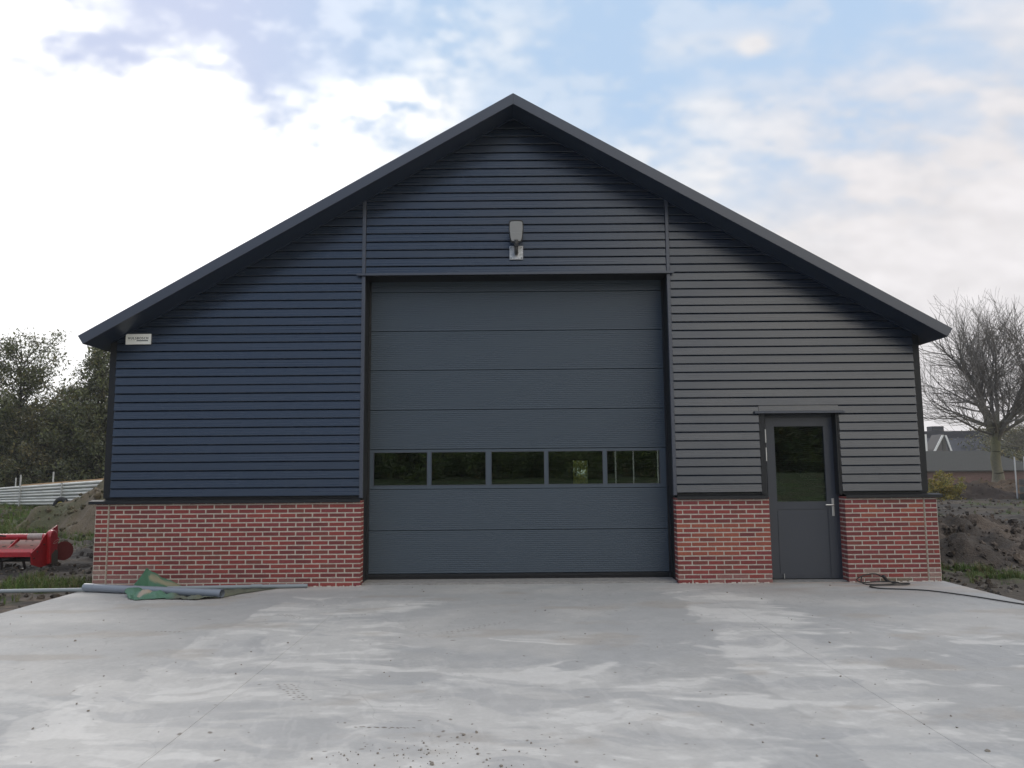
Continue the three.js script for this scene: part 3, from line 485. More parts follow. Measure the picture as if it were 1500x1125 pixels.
// ---------------------------------------------------------------- pipes, tarpaulin and cable on the pad
{
  const pvc = new THREE.MeshPhysicalMaterial({ color: col(0.2, 0.225, 0.265), roughness: 0.38, ior: 1.5 }), pvc2 = new THREE.MeshPhysicalMaterial({ color: col(0.25, 0.28, 0.3), roughness: 0.42, ior: 1.5 });
  const pipeG = (a, b, r, wall) => {
    const A = new THREE.Vector3(...a), B = new THREE.Vector3(...b), L = A.distanceTo(B);
    const g = new THREE.LatheGeometry([[r - wall, 0], [r, 0.002], [r, L - 0.002], [r - wall, L], [r - wall, 0]].map((p) => new THREE.Vector2(...p)), 24);
    const q = new THREE.Quaternion().setFromUnitVectors(new THREE.Vector3(0, 1, 0), B.clone().sub(A).normalize()); g.applyQuaternion(q); g.translate(...a); return g;
  };
  const p1 = thing('drain_pipe', 'thick grey plastic pipe lying across the green tarpaulin', 'pipe');
  part('pipe_body', pipeG([-5.62, 0.058, 0.33], [-3.655, 0.058, 0.93], 0.052, 0.005), pvc, p1);
  part('pipe_socket', pipeG([-5.72, 0.058, 0.3], [-5.56, 0.058, 0.348], 0.0555, 0.008), pvc, p1);
  const p2 = thing('drain_pipe', 'long thin grey plastic pipe lying along the foot of the left brick wall', 'pipe');
  part('pipe_body', pipeG([-8.6, 0.035, 0.55], [-2.8, 0.03, 0.1], 0.026, 0.003), pvc2, p2);
  part('pipe_coupling', pipeG([-3.55, 0.0355, 0.159], [-3.4, 0.0345, 0.147], 0.029, 0.004), pvc2, p2);

  // tarpaulin: a sheet between two outlines, with folds
  const zb = [[-5.02, 0.3], [-4.9, 0.13], [-4.5, 0.12], [-3.2, 0.1]], zf = [[-5.02, 0.52], [-4.96, 0.78], [-4.8, 0.98], [-4.68, 1.07], [-4.5, 1.0], [-4.3, 1.0], [-4.12, 1.02], [-3.95, 1.1], [-3.84, 1.03], [-3.7, 0.97], [-3.5, 0.55], [-3.2, 0.16]];
  const seg = (px, pz, ax, az, bx, bz) => { const t = Math.min(1, Math.max(0, ((px - ax) * (bx - ax) + (pz - az) * (bz - az)) / ((bx - ax) ** 2 + (bz - az) ** 2))); return [Math.hypot(px - ax - t * (bx - ax), pz - az - t * (bz - az)), t]; };
  const hh = (x, z) => {
    let h = 0.006;
    const [d1, t1] = seg(x, z, -4.95, 0.2, -4.42, 0.17); h = Math.max(h, mix(0.31, 0.03, Math.pow(t1, 0.8)) * Math.max(0, 1 - d1 / mix(0.2, 0.1, t1)));
    const [d4, t4] = seg(x, z, -4.95, 0.2, -4.98, 0.44); h = Math.max(h, mix(0.31, 0.12, t4) * Math.max(0, 1 - d4 / 0.16));
    const [d2, t2] = seg(x, z, -4.93, 0.72, -4.45, 0.82); h += mix(0.11, 0.05, t2) * Math.exp(-((d2 / 0.1) ** 2));
    const [d3] = seg(x, z, -4.32, 0.8, -4.12, 0.98); h += 0.035 * Math.exp(-((d3 / 0.05) ** 2));
    const [d5] = seg(x, z, -3.92, 0.98, -3.66, 0.98); h += 0.025 * Math.exp(-((d5 / 0.05) ** 2));
    h += (Math.abs(fbm(x * 6, z * 6, 3, 201) - 0.5) * (z < 0.42 ? 0.05 : 0.13) + (fbm(x * 16, z * 16, 2, 202) - 0.5) * 0.025 - 0.008) * ss(0, 0.06, zv(x, z));
    const zp = 0.33 + (x + 5.62) / 1.965 * 0.6, q = Math.abs(z - zp); if (q < 0.09 && x > -4.75) h = Math.min(h, 0.004 + 0.09 * ss(0.045, 0.1, q)); return Math.max(0.004, h);
  };
  const zv = (x, z) => Math.min(z - pw(zb, x), pw(zf, x) - z);
  const nu = 110, nv = 60, b = new MB(), P = [];
  for (let i = 0; i <= nu; i++) { const col_ = []; const x = mix(-5.02, -3.2, i / nu); for (let j = 0; j <= nv; j++) { const z = mix(pw(zb, x), pw(zf, x) + (fbm(x * 20, 0, 2, 203) - 0.5) * 0.05, j / nv); col_.push([x + (fbm(x * 5, z * 5, 2, 207) - 0.5) * 0.03, hh(x, z) + (j === nv ? 0.012 * vn(x * 16, 3, 209) : 0), z]); } P.push(col_); }
  const tone = (x, z) => { const n = fbm(x * 6, z * 6, 3, 211); let c = mix3([0.04, 0.125, 0.075], [0.085, 0.19, 0.13], ss(0.5, 0.9, z)); c = mix3(c, [0.125, 0.135, 0.1], ss(-4.4, -4.22, x + (n - 0.5) * 0.2)); const [d] = seg(x, z, -4.88, 0.24, -4.45, 0.2); if (x > -4.9 && z < 0.4) c = mix3(c, [0.27, 0.225, 0.14], 0.8 * ss(0.04, 0.01, d + (n - 0.5) * 0.03)); const [d2] = seg(x, z, -4.72, 0.85, -4.62, 0.8); c = mix3(c, [0.36, 0.3, 0.24], ss(0.06, 0.02, d2 + (n - 0.5) * 0.05)); const f = 0.9 + 0.3 * (n - 0.5); return [c[0] * f, c[1] * f, c[2] * f]; };
  for (let i = 0; i < nu; i++) for (let j = 0; j < nv; j++) { const a = P[i][j], c = P[i + 1][j], d = P[i + 1][j + 1], e = P[i][j + 1]; b.quad(a, e, d, c, tone(a[0], a[2])); }
  const t = thing('tarpaulin', 'crumpled green and olive tarpaulin on the concrete by the left brick wall', 'tarpaulin');
  part('sheet', b.geo(0.7), mat([1, 1, 1], 0.6, { vertexColors: true, side: THREE.DoubleSide }), t);

  const cb = thing('power_cable', 'black cable coiled by the right brick wall and trailing off to the right', 'cable');
  const y = 0.013, loop = [[4.72, 0.09, 0.12], [4.68, 0.03, 0.2], [4.7, y, 0.26], [4.95, y, 0.32], [5.14, y + 0.02, 0.3], [4.95, y + 0.022, 0.2], [4.68, y + 0.01, 0.16], [4.66, 0.05, 0.1], [4.78, 0.1, 0.07], [4.95, 0.115, 0.06], [5.06, 0.05, 0.1], [5.12, y, 0.16], [5.3, y, 0.24], [5.22, y, 0.34], [4.9, y, 0.38], [4.72, y, 0.42], [4.65, y, 0.52], [4.72, y, 0.66], [4.95, y, 0.74], [5.2, y, 0.86], [5.45, y, 1.24], [5.7, y, 1.85], [5.9, y, 2.3], [6.15, -0.04, 2.9]];
  part('flex', tube(loop, 0.008, 320, 8), mat([0.014, 0.015, 0.015], 0.5), cb);
  part('plug', (() => { const g = new THREE.CapsuleGeometry(0.024, 0.07, 4, 10); g.rotateZ(0.7); g.translate(5.05, 0.06, 0.1); return g; })(), mat([0.012, 0.012, 0.012], 0.5), cb);
}
// crumbs of mud on the pad
{
  const R = rng(99), g = new THREE.IcosahedronGeometry(1, 0), P = g.attributes.position; for (let i = 0; i < P.count; i++) { const k = 0.75 + 0.5 * h2(Math.round(P.getX(i) * 9), Math.round(P.getY(i) * 9 + P.getZ(i) * 31), 5); P.setXYZ(i, P.getX(i) * k, P.getY(i) * k * 0.6, P.getZ(i) * k); } g.computeVertexNormals();
  const n = 420, m = new THREE.InstancedMesh(g, mat([0.22, 0.195, 0.165], 0.95), n), M = new THREE.Matrix4(), q = new THREE.Quaternion(), e = new THREE.Euler();
  for (let i = 0; i < n; i++) {
    let x, z, s; if (i < 110) { const a = R() * 6.3, r = Math.sqrt(-2 * Math.log(R() + 1e-6)) * 0.3; x = -0.45 + Math.cos(a) * r * 1.2; z = 6.5 + Math.sin(a) * r * 0.6; s = 0.003 + R() * R() * R() * 0.015; } else { x = -5.6 + R() * 11.2; z = 0.1 + R() * 6.6; s = 0.003 + R() * R() * R() * 0.015; }
    if (i > 400) { x = -5.8 + R() * 11.6; z = R() * 0.3 + 0.05; }
    m.setMatrixAt(i, M.compose(new THREE.Vector3(x, s * 0.3, z), q.setFromEuler(e.set(R(), R() * 6, R())), new THREE.Vector3(s * (1 + R() * 0.8), s, s)));
  }
  m.name = 'mud_crumbs'; m.userData = { kind: 'stuff', label: 'small crumbs of dried mud scattered over the concrete', category: 'mud' }; m.castShadow = m.receiveShadow = true; scene.add(m);
}

// ---------------------------------------------------------------- soil heaps
function soilHeap(label, cx, cz, rx, rz, h, c1, c2, seed, clods) {
  const t = thing('soil_heap', label, 'soil heap', [cx, 0, cz]), n = 90, b = [], C = [], I = [];
  for (let j = 0; j <= n; j++) for (let i = 0; i <= n; i++) {
    const u = i / n * 2 - 1, v = j / n * 2 - 1, x = u * rx, z = v * rz, d = Math.hypot(u, v) + (fbm(x * 0.9 + seed, z * 0.9, 3, seed) - 0.5) * 0.55;
    const env = d < 1 ? Math.pow(Math.cos(Math.min(1, d) * Math.PI / 2), 1.15) : 0;
    const y = groundH(cx + x, cz + z) - 0.12 + env * (h + 0.12) + env * ((fbm(x * 2.4, z * 2.4, 4, seed + 3) - 0.5) * 0.75 * Math.min(1, h) + (fbm(x * 8, z * 8, 3, seed + 5) - 0.5) * 0.16);
    b.push(x, y, z); const k = mix3(c1, c2, ss(0.35, 0.65, fbm(x * 1.3, z * 1.3, 4, seed + 9))); C.push(...k);
  }
  for (let j = 0; j < n; j++) for (let i = 0; i < n; i++) { const a = j * (n + 1) + i; I.push(a, a + n + 1, a + 1, a + 1, a + n + 1, a + n + 2); }
  const g = new THREE.BufferGeometry(); g.setAttribute('position', new THREE.Float32BufferAttribute(b, 3)); g.setAttribute('color', new THREE.Float32BufferAttribute(C, 3)); const U = []; for (let i = 0; i < b.length / 3; i++) U.push(b[i * 3], b[i * 3 + 2]); g.setAttribute('uv', new THREE.Float32BufferAttribute(U, 2)); g.setIndex(I); g.computeVertexNormals();
  part('soil', g, mat([1, 1, 1], 0.96, { vertexColors: true, map: rp(gritC, 1.7, 1.7), bumpMap: rp(gritB, 2.3, 2.3), bumpScale: 0.03 }), t);
  const R = rng(seed), cg = new THREE.IcosahedronGeometry(1, 1), P = cg.attributes.position; for (let i = 0; i < P.count; i++) { const k = 0.65 + 0.7 * h2(Math.round(P.getX(i) * 7), Math.round(P.getY(i) * 7 + P.getZ(i) * 29), seed); P.setXYZ(i, P.getX(i) * k, P.getY(i) * k * 0.75, P.getZ(i) * k); } cg.computeVertexNormals();
  const m = new THREE.InstancedMesh(cg, mat([1, 1, 1], 0.96, { map: gritC }), clods), M = new THREE.Matrix4(), q = new THREE.Quaternion(), e = new THREE.Euler(), cc = new THREE.Color();
  for (let k = 0; k < clods; k++) { const a = R() * 6.283, d = Math.sqrt(R()) * 0.98, i = Math.min(n, Math.max(0, Math.round((Math.cos(a) * d + 1) / 2 * n))), j = Math.min(n, Math.max(0, Math.round((Math.sin(a) * d + 1) / 2 * n))), o = (j * (n + 1) + i) * 3, s = 0.015 + R() * R() * R() * 0.12 * Math.min(1.3, h + 0.3); m.setMatrixAt(k, M.compose(new THREE.Vector3(b[o] + (R() - 0.5) * 0.1, b[o + 1] + s * 0.25, b[o + 2] + (R() - 0.5) * 0.1), q.setFromEuler(e.set(R() * 6, R() * 6, R() * 6)), new THREE.Vector3(s * 1.25, s, s))); const f = 0.7 + R() * 0.6, w = mix3(c1, c2, R()); m.setColorAt(k, cc.setRGB(w[0] * f, w[1] * f, w[2] * f)); }
  m.name = 'clods'; m.userData.kind = 'stuff'; m.castShadow = m.receiveShadow = true; t.add(m);
}
soilHeap('dark cloddy soil heap just right of the right brick wall', 8.4, -4.6, 3.3, 2.8, 0.6, [0.06, 0.049, 0.042], [0.12, 0.095, 0.078], 301, 1100);
soilHeap('dry sandy soil heap in front of the pipe trailer left of the barn', -11.7, -13.4, 3.1, 2.8, 1.5, [0.18, 0.145, 0.105], [0.1, 0.1, 0.055], 311, 700);
soilHeap('brown soil heap around the foot of the bare tree', 27.6, -33.5, 5.5, 4.0, 0.85, [0.14, 0.095, 0.06], [0.085, 0.062, 0.045], 321, 300);
soilHeap('dark soil heap between the yellow shrub and the bare tree', 24.4, -31.5, 3.0, 2.6, 0.75, [0.07, 0.052, 0.042], [0.05, 0.038, 0.033], 331, 160);

{
  const R = rng(606), g = new THREE.IcosahedronGeometry(1, 1), P = g.attributes.position; for (let i = 0; i < P.count; i++) { const k = 0.65 + 0.7 * h2(Math.round(P.getX(i) * 7), Math.round(P.getY(i) * 7 + P.getZ(i) * 29), 66); P.setXYZ(i, P.getX(i) * k, P.getY(i) * k * 0.7, P.getZ(i) * k); } g.computeVertexNormals();
  const n = 3600, m = new THREE.InstancedMesh(g, mat([1, 1, 1], 0.96, { map: gritC }), n), M = new THREE.Matrix4(), q = new THREE.Quaternion(), e = new THREE.Euler(), cc = new THREE.Color();
  for (let k = 0; k < n; k++) {
    const right = k % 2; let x, z, s; if (k < 1800) { x = right ? 5.95 + R() * 3.5 : -5.85 - R() * 4; z = -3 + R() * 7; s = 0.012 + R() * R() * 0.045; } else { const t = R(); z = -4 - t * 24; x = right ? 6.3 + R() * (4 + t * 18) : -6.2 - R() * (4 + t * 15); s = 0.03 + R() * R() * 0.1; }
    const f = 0.6 + R() * 0.8, w = R() < 0.7 ? mix3(MUD, DRY, R() * 0.8) : [0.13, 0.115, 0.1];
    m.setMatrixAt(k, M.compose(new THREE.Vector3(x, groundH(x, z) + s * 0.2, z), q.setFromEuler(e.set(R() * 6, R() * 6, R() * 6)), new THREE.Vector3(s * 1.3, s, s))); m.setColorAt(k, cc.setRGB(w[0] * f, w[1] * f, w[2] * f));
  }
  m.name = 'soil_clods'; m.userData = { kind: 'stuff', label: 'loose clods of dark soil strewn over the mud beside the concrete', category: 'soil' }; m.castShadow = m.receiveShadow = true; scene.add(m);
}

// ---------------------------------------------------------------- grass
{
  const R = rng(404), b = new MB();
  for (let i = 0; i < 9; i++) { const a = R() * 6.28, l = 0.5 + R() * 0.5, lean = 0.2 + R() * 0.5, w = 0.022, cx = Math.cos(a) * 0.07, cz = Math.sin(a) * 0.07, sx = -Math.sin(a) * w, sz = Math.cos(a) * w; const m = [cx + Math.cos(a) * lean * 0.3, l * 0.6, cz + Math.sin(a) * lean * 0.3], t = [cx + Math.cos(a) * lean, l * (1 - lean * 0.35), cz + Math.sin(a) * lean]; b.quad([cx - sx, 0, cz - sz], [cx + sx, 0, cz + sz], [m[0] + sx * 0.7, m[1], m[2] + sz * 0.7], [m[0] - sx * 0.7, m[1], m[2] - sz * 0.7]); b.tri([m[0] - sx * 0.7, m[1], m[2] - sz * 0.7], [m[0] + sx * 0.7, m[1], m[2] + sz * 0.7], t); }
  const g = b.geo(), list = [];
  const zone = (x0, x1, z0, z1, n, s) => { for (let i = 0; i < n; i++) { const x = mix(x0, x1, R()), z = mix(z0, z1, R()); if (underPad(x, z)) continue; if (R() < grassMask(x, z) * 1.1 - 0.12) list.push([x, z, s * (0.6 + R() * 0.8)]); } };
  zone(-8.8, -5.85, -2.2, 1.0, 2600, 0.15); zone(-16, -5.9, -12, -3, 5000, 0.15); zone(-28, -9, -28, -10, 14000, 0.2); zone(5.95, 8, -2.4, 0.8, 1500, 0.13); zone(9, 40, -38, -9, 9000, 0.18); zone(-11, -5.9, 0.5, 6, 700, 0.1); zone(5.95, 11, 0.5, 6, 700, 0.1);
  const m = new THREE.InstancedMesh(g, mat([1, 1, 1], 0.85, { side: THREE.DoubleSide }), list.length), M = new THREE.Matrix4(), q = new THREE.Quaternion(), e = new THREE.Euler(), c = new THREE.Color();
  list.forEach(([x, z, s], i) => { m.setMatrixAt(i, M.compose(new THREE.Vector3(x, groundH(x, z) - 0.01, z), q.setFromEuler(e.set((R() - 0.5) * 0.3, R() * 6.28, (R() - 0.5) * 0.3)), new THREE.Vector3(s, s * (0.7 + R() * 0.6), s))); const k = R(), f = 0.7 + R() * 0.6, w = k < 0.6 ? [0.075, 0.125, 0.025] : k < 0.85 ? [0.11, 0.125, 0.035] : [0.17, 0.145, 0.07]; m.setColorAt(i, c.setRGB(w[0] * f, w[1] * f, w[2] * f)); });
  m.name = 'grass'; m.userData = { kind: 'stuff', label: 'rough tufts of green and dry grass growing on the muddy ground', category: 'grass' }; m.castShadow = m.receiveShadow = true; scene.add(m);
}

// ---------------------------------------------------------------- rotary tiller at the left edge
{
  const t = thing('rotary_tiller', 'red rotary tiller standing on the mud at the left edge', 'tiller', [-7.95, 0.09, -2.5]);
  const red = new THREE.MeshPhysicalMaterial({ color: col(0.46, 0.02, 0.028), roughness: 0.35, clearcoat: 0.3, clearcoatRoughness: 0.3, map: rp(gritC, 1, 1) }), dirty = mat([0.24, 0.075, 0.06], 0.7, { map: rp(gritC, 2, 2) }), steel = mat([0.09, 0.085, 0.08], 0.55, { metalness: 0.4, map: rp(gritC, 3, 3) }), mudM = mat([0.1, 0.085, 0.07], 0.9, { map: gritC });
  const L = -2.0;                                                      // runs out of the frame to the left
  const rodG = (a, b, r, s = 16) => new MB().rod(a, b, r, r, s, null, true).geo(0.6);
  part('frame_tube', rodG([L, 0.42, -0.12], [-0.03, 0.42, -0.12], 0.052), red, t);
  // hood: sloping deck with folded lip
  const d = new MB(); d.hex([[L, 0.235, 0.24], [-0.02, 0.235, 0.24], [-0.02, 0.25, 0.245], [L, 0.25, 0.245], [L, 0.36, -0.42], [-0.02, 0.36, -0.42], [-0.02, 0.375, -0.42], [L, 0.375, -0.42]]);
  part('hood', d.geo(), dirty, t);
  const lip = new MB(); lip.hex([[L, 0.125, 0.305], [-0.02, 0.125, 0.305], [-0.02, 0.2, 0.3], [L, 0.2, 0.3], [L, 0.125, 0.285], [-0.02, 0.125, 0.285], [-0.02, 0.2, 0.285], [L, 0.2, 0.285]]); lip.hex([[L, 0.2, 0.3], [-0.02, 0.2, 0.3], [-0.02, 0.252, 0.24], [L, 0.252, 0.24], [L, 0.2, 0.285], [-0.02, 0.2, 0.285], [-0.02, 0.236, 0.235], [L, 0.236, 0.235]]);
  part('hood_lip', lip.geo(), red, t);
  for (const x of [-1.05, -0.5]) part('hood_bracket', new MB().hex([[x, 0.25, 0.2], [x + 0.02, 0.25, 0.2], [x + 0.02, 0.4, -0.08], [x, 0.4, -0.08], [x, 0.24, 0.16], [x + 0.02, 0.24, 0.16], [x + 0.02, 0.36, -0.12], [x, 0.36, -0.12]]).geo(), red, t);
  // side plate, seen from the right: front toe, sloping front, peak at the back
  const prof = [[0.33, 0.0], [0.36, 0.19], [0.14, 0.3], [0.03, 0.43], [-0.1, 0.51], [-0.36, 0.6], [-0.38, 0.5], [-0.4, 0.3], [-0.36, 0.04], [-0.2, -0.06], [0.1, -0.07]];
  const sp = extr(prof.map(([z, y]) => [-z, y]), 0, 0.014, [], 0.003); sp.rotateY(Math.PI / 2);
  part('side_plate', sp, red, t);
  const cov = []; for (let i = 0; i <= 12; i++) { const a = Math.PI * i / 12; cov.push([0.045 + 0.17 * Math.cos(a) * 0.62, 0.42 + 0.11 * Math.sin(a)]); } cov.push([-0.03, -0.03], [0.2, -0.05]);
  const cg = extr(cov.map(([a, y]) => [a + 0.1, y]), 0, 0.075, [], 0.02); cg.rotateY(Math.PI / 2); cg.translate(0.014, 0, 0);
  part('chain_case', cg, red, t);
  part('case_mud', (() => { const g = extr([[0.1, -0.04], [0.28, -0.05], [0.27, 0.17], [0.2, 0.2], [0.09, 0.12]], 0, 0.006, [], 0.002); g.rotateY(Math.PI / 2); g.translate(0.0895, 0, 0); return g; })(), mudM, t);
  const disc = new THREE.CylinderGeometry(0.165, 0.165, 0.014, 36); disc.rotateX(Math.PI / 2); disc.rotateY(0.9); disc.translate(0.03, 0.14, -0.55); part('side_disc', disc, mat([0.17, 0.028, 0.028], 0.75, { map: rp(gritC, 2, 2) }), t);
  for (const [y, z] of [[0.46, -0.12], [0.3, 0.02], [0.2, 0.2], [0.1, 0.28], [0.42, -0.3], [0.12, -0.32]]) { const g = new THREE.CylinderGeometry(0.013, 0.013, 0.016, 6); g.rotateZ(Math.PI / 2); g.translate(0.02, y, z); part('bolt', g, steel, t); }
  part('hydraulic_hose', tube([[-1.7, 0.5, -0.16], [-1.3, 0.56, -0.1], [-0.9, 0.48, -0.02], [-0.55, 0.4, -0.14]], 0.013, 40, 8), mat([0.015, 0.015, 0.016], 0.5), t);
  { const R = rng(23), g = []; for (let i = 0; i < 26; i++) { const c = new THREE.IcosahedronGeometry(0.008 + R() * 0.02, 1), u = R(), x = -0.08 - R() * 1.7; c.scale(1.6, 0.35, 1.3); c.rotateX(0.19); c.translate(x, mix(0.252, 0.378, u), mix(0.235, -0.4, u)); g.push(c); } part('caked_soil', mergeGeometries(g), mudM, t).userData.kind = 'stuff'; }
  // sticker
  const cv = document.createElement('canvas'); cv.width = 128; cv.height = 48; const k = cv.getContext('2d'); k.fillStyle = '#a51c28'; k.fillRect(0, 0, 128, 48); k.strokeStyle = '#c9b0a8'; k.lineWidth = 7; k.beginPath(); k.ellipse(64, 24, 54, 15, 0, 0, 7); k.stroke();
  const ct = new THREE.CanvasTexture(cv); ct.colorSpace = THREE.SRGBColorSpace; const sg = new THREE.PlaneGeometry(0.19, 0.06); sg.rotateZ(0.35); sg.rotateY(Math.PI / 2); sg.translate(0.0925, 0.33, -0.2); part('sticker', sg, mat([1, 1, 1], 0.5, { map: ct }), t);
  part('band', rodG([-0.33, 0.422, -0.12], [-0.08, 0.422, -0.12], 0.0545), mat([0.48, 0.4, 0.38], 0.6, { map: rp(gritC, 3, 3) }), t);
  // rotor with curved blades
  part('rotor_shaft', rodG([L, 0.06, 0], [-0.02, 0.06, 0], 0.045), steel, t);
  const R = rng(17); for (let i = 0; i < 16; i++) { const x = L + 0.1 + i * 0.12, a = i * 2.2, b = new MB(), c = Math.cos(a), s = Math.sin(a); const P = (u, v, w) => [x + u, 0.06 + c * v - s * w, s * v + c * w]; const e = R() < 0.5 ? -0.09 : 0.09; b.hex([P(0, 0.03, 0.03), P(0.012, 0.03, 0.03), P(0.012, 0.19, 0.04), P(0, 0.19, 0.04), P(0, 0.03, -0.03), P(0.012, 0.03, -0.03), P(0.012, 0.19, -0.01), P(0, 0.19, -0.01)]); b.hex([P(0, 0.17, 0.045), P(e, 0.2, 0.07), P(e, 0.212, 0.07), P(0.0, 0.19, 0.045), P(0, 0.17, -0.01), P(e, 0.2, 0.03), P(e, 0.212, 0.03), P(0, 0.19, -0.01)]); part('tine', b.geo(), steel, t); }
}

// ---------------------------------------------------------------- pipe trailer left behind the barn
{
  const A = [-26.4, -29.2], B = [-14.6, -17.0], len = Math.hypot(B[0] - A[0], B[1] - A[1]), ry = Math.atan2(-(B[1] - A[1]), B[0] - A[0]);
  const galv = mat([0.55, 0.55, 0.53], 0.5, { metalness: 0.25, map: rp(galvT, 1, 1) });
  const slope = Math.atan2(0.42, len);
  const P = (s, y, o) => { const t = s / len; return [mix(A[0], B[0], t) + Math.sin(ry) * o, y + 0.42 * t, mix(A[1], B[1], t) + Math.cos(ry) * o]; };
  const tr = thing('pipe_trailer', 'low trailer with posts and yellow wheel loaded with pale steel pipes', 'trailer', [A[0], 0, A[1]], ry);
  const rod = (a, b, r, s = 10) => new MB().rod(a, b, r, r, s, null, true).geo(0.7);
  part('chassis_beam', boxG(0, len + 2, 0.12, 0.2, -0.5, -0.42), galv, tr); part('chassis_beam', boxG(0, len + 2, 0.12, 0.2, 0.42, 0.5), galv, tr);
  for (const [s, h] of [[1.7, 1.35], [8.4, 1.6], [14.6, 1.28]]) for (const o of [-0.62, 0.62]) part('stake', rod([s, 0.05, o], [s, h + (o < 0 ? 0.12 : 0), o], 0.035, 8), galv, tr);
  for (const s of [1.7, 8.4, 14.6]) part('cross_bar', boxG(s - 0.04, s + 0.04, 0.2, 0.27, -0.66, 0.66), galv, tr);
  for (const o of [-0.78, 0.78]) { const w = new THREE.Group(); w.name = 'wheel'; w.position.set(15.3, 0.44, o); w.rotation.y = 0.55; tr.add(w); part('tyre', new THREE.TorusGeometry(0.26, 0.09, 12, 32), mat([0.03, 0.03, 0.032], 0.85), w); const r = new THREE.CylinderGeometry(0.19, 0.19, 0.08, 24); r.rotateX(Math.PI / 2); part('rim', r, mat([0.4, 0.32, 0.03], 0.6), w); }
  part('axle', rod([15.3, 0.44, -0.72], [15.3, 0.44, 0.72], 0.04), galv, tr);
  const R = rng(7), gs = [0, 1, 2].map((i) => { const L = len + 3.2, g = new THREE.CylinderGeometry(0.056, 0.056, L, 12, 1, false); g.rotateZ(Math.PI / 2); g.translate(L / 2, 0, 0); return g; });
  const gm = [0, 1, 2].map((i) => mat([0.68 + 0.06 * i, 0.67 + 0.06 * i, 0.61 + 0.06 * i], 0.5, { metalness: 0.2, map: rp(galvT, 1, 2, i * 0.3, 0) }));
  let n = 0;
  const ROW = ['first', 'second', 'third', 'fourth', 'third', 'second', 'top'];
  for (let r = 0; r < 7; r++) for (let k = 0; k < 7; k++) {
    if (r < 6 && k > 0) continue;                                     // hidden inside the stack
    const o = 0.5 - k * 0.155 + (r % 2) * 0.02, s = -0.6 + R() * 0.9, p = P(s, 0.16 + r * 0.118, o);
    const m = part('steel_pipe', gs[n % 3], gm[Math.floor(R() * 3)]); m.position.set(...p); m.rotation.set(0, ry, slope, 'YXZ'); n++;
    m.userData = r < 6 ? { label: `pale steel pipe on the near side of the trailer stack, ${ROW[r]} row from the ${r < 4 ? 'ground' : 'top'}`, category: 'pipe', group: 'steel pipes stacked on the trailer' } : { label: 'pale steel pipe in the top layer of the stack on the trailer', category: 'pipe', group: 'steel pipes in the top layer of the trailer stack' };
  }
  const w = part('timber_plank', boxG(7.5, len + 3, -0.02, 0.03, -0.08, 0.08), mat([0.5, 0.3, 0.14], 0.7)); w.position.set(...P(0, 0.16 + 7 * 0.118 - 0.03, 0.3)); w.rotation.set(0, ry, slope, 'YXZ'); w.userData = { label: 'orange timber plank on top of the steel pipe stack', category: 'plank' };
}

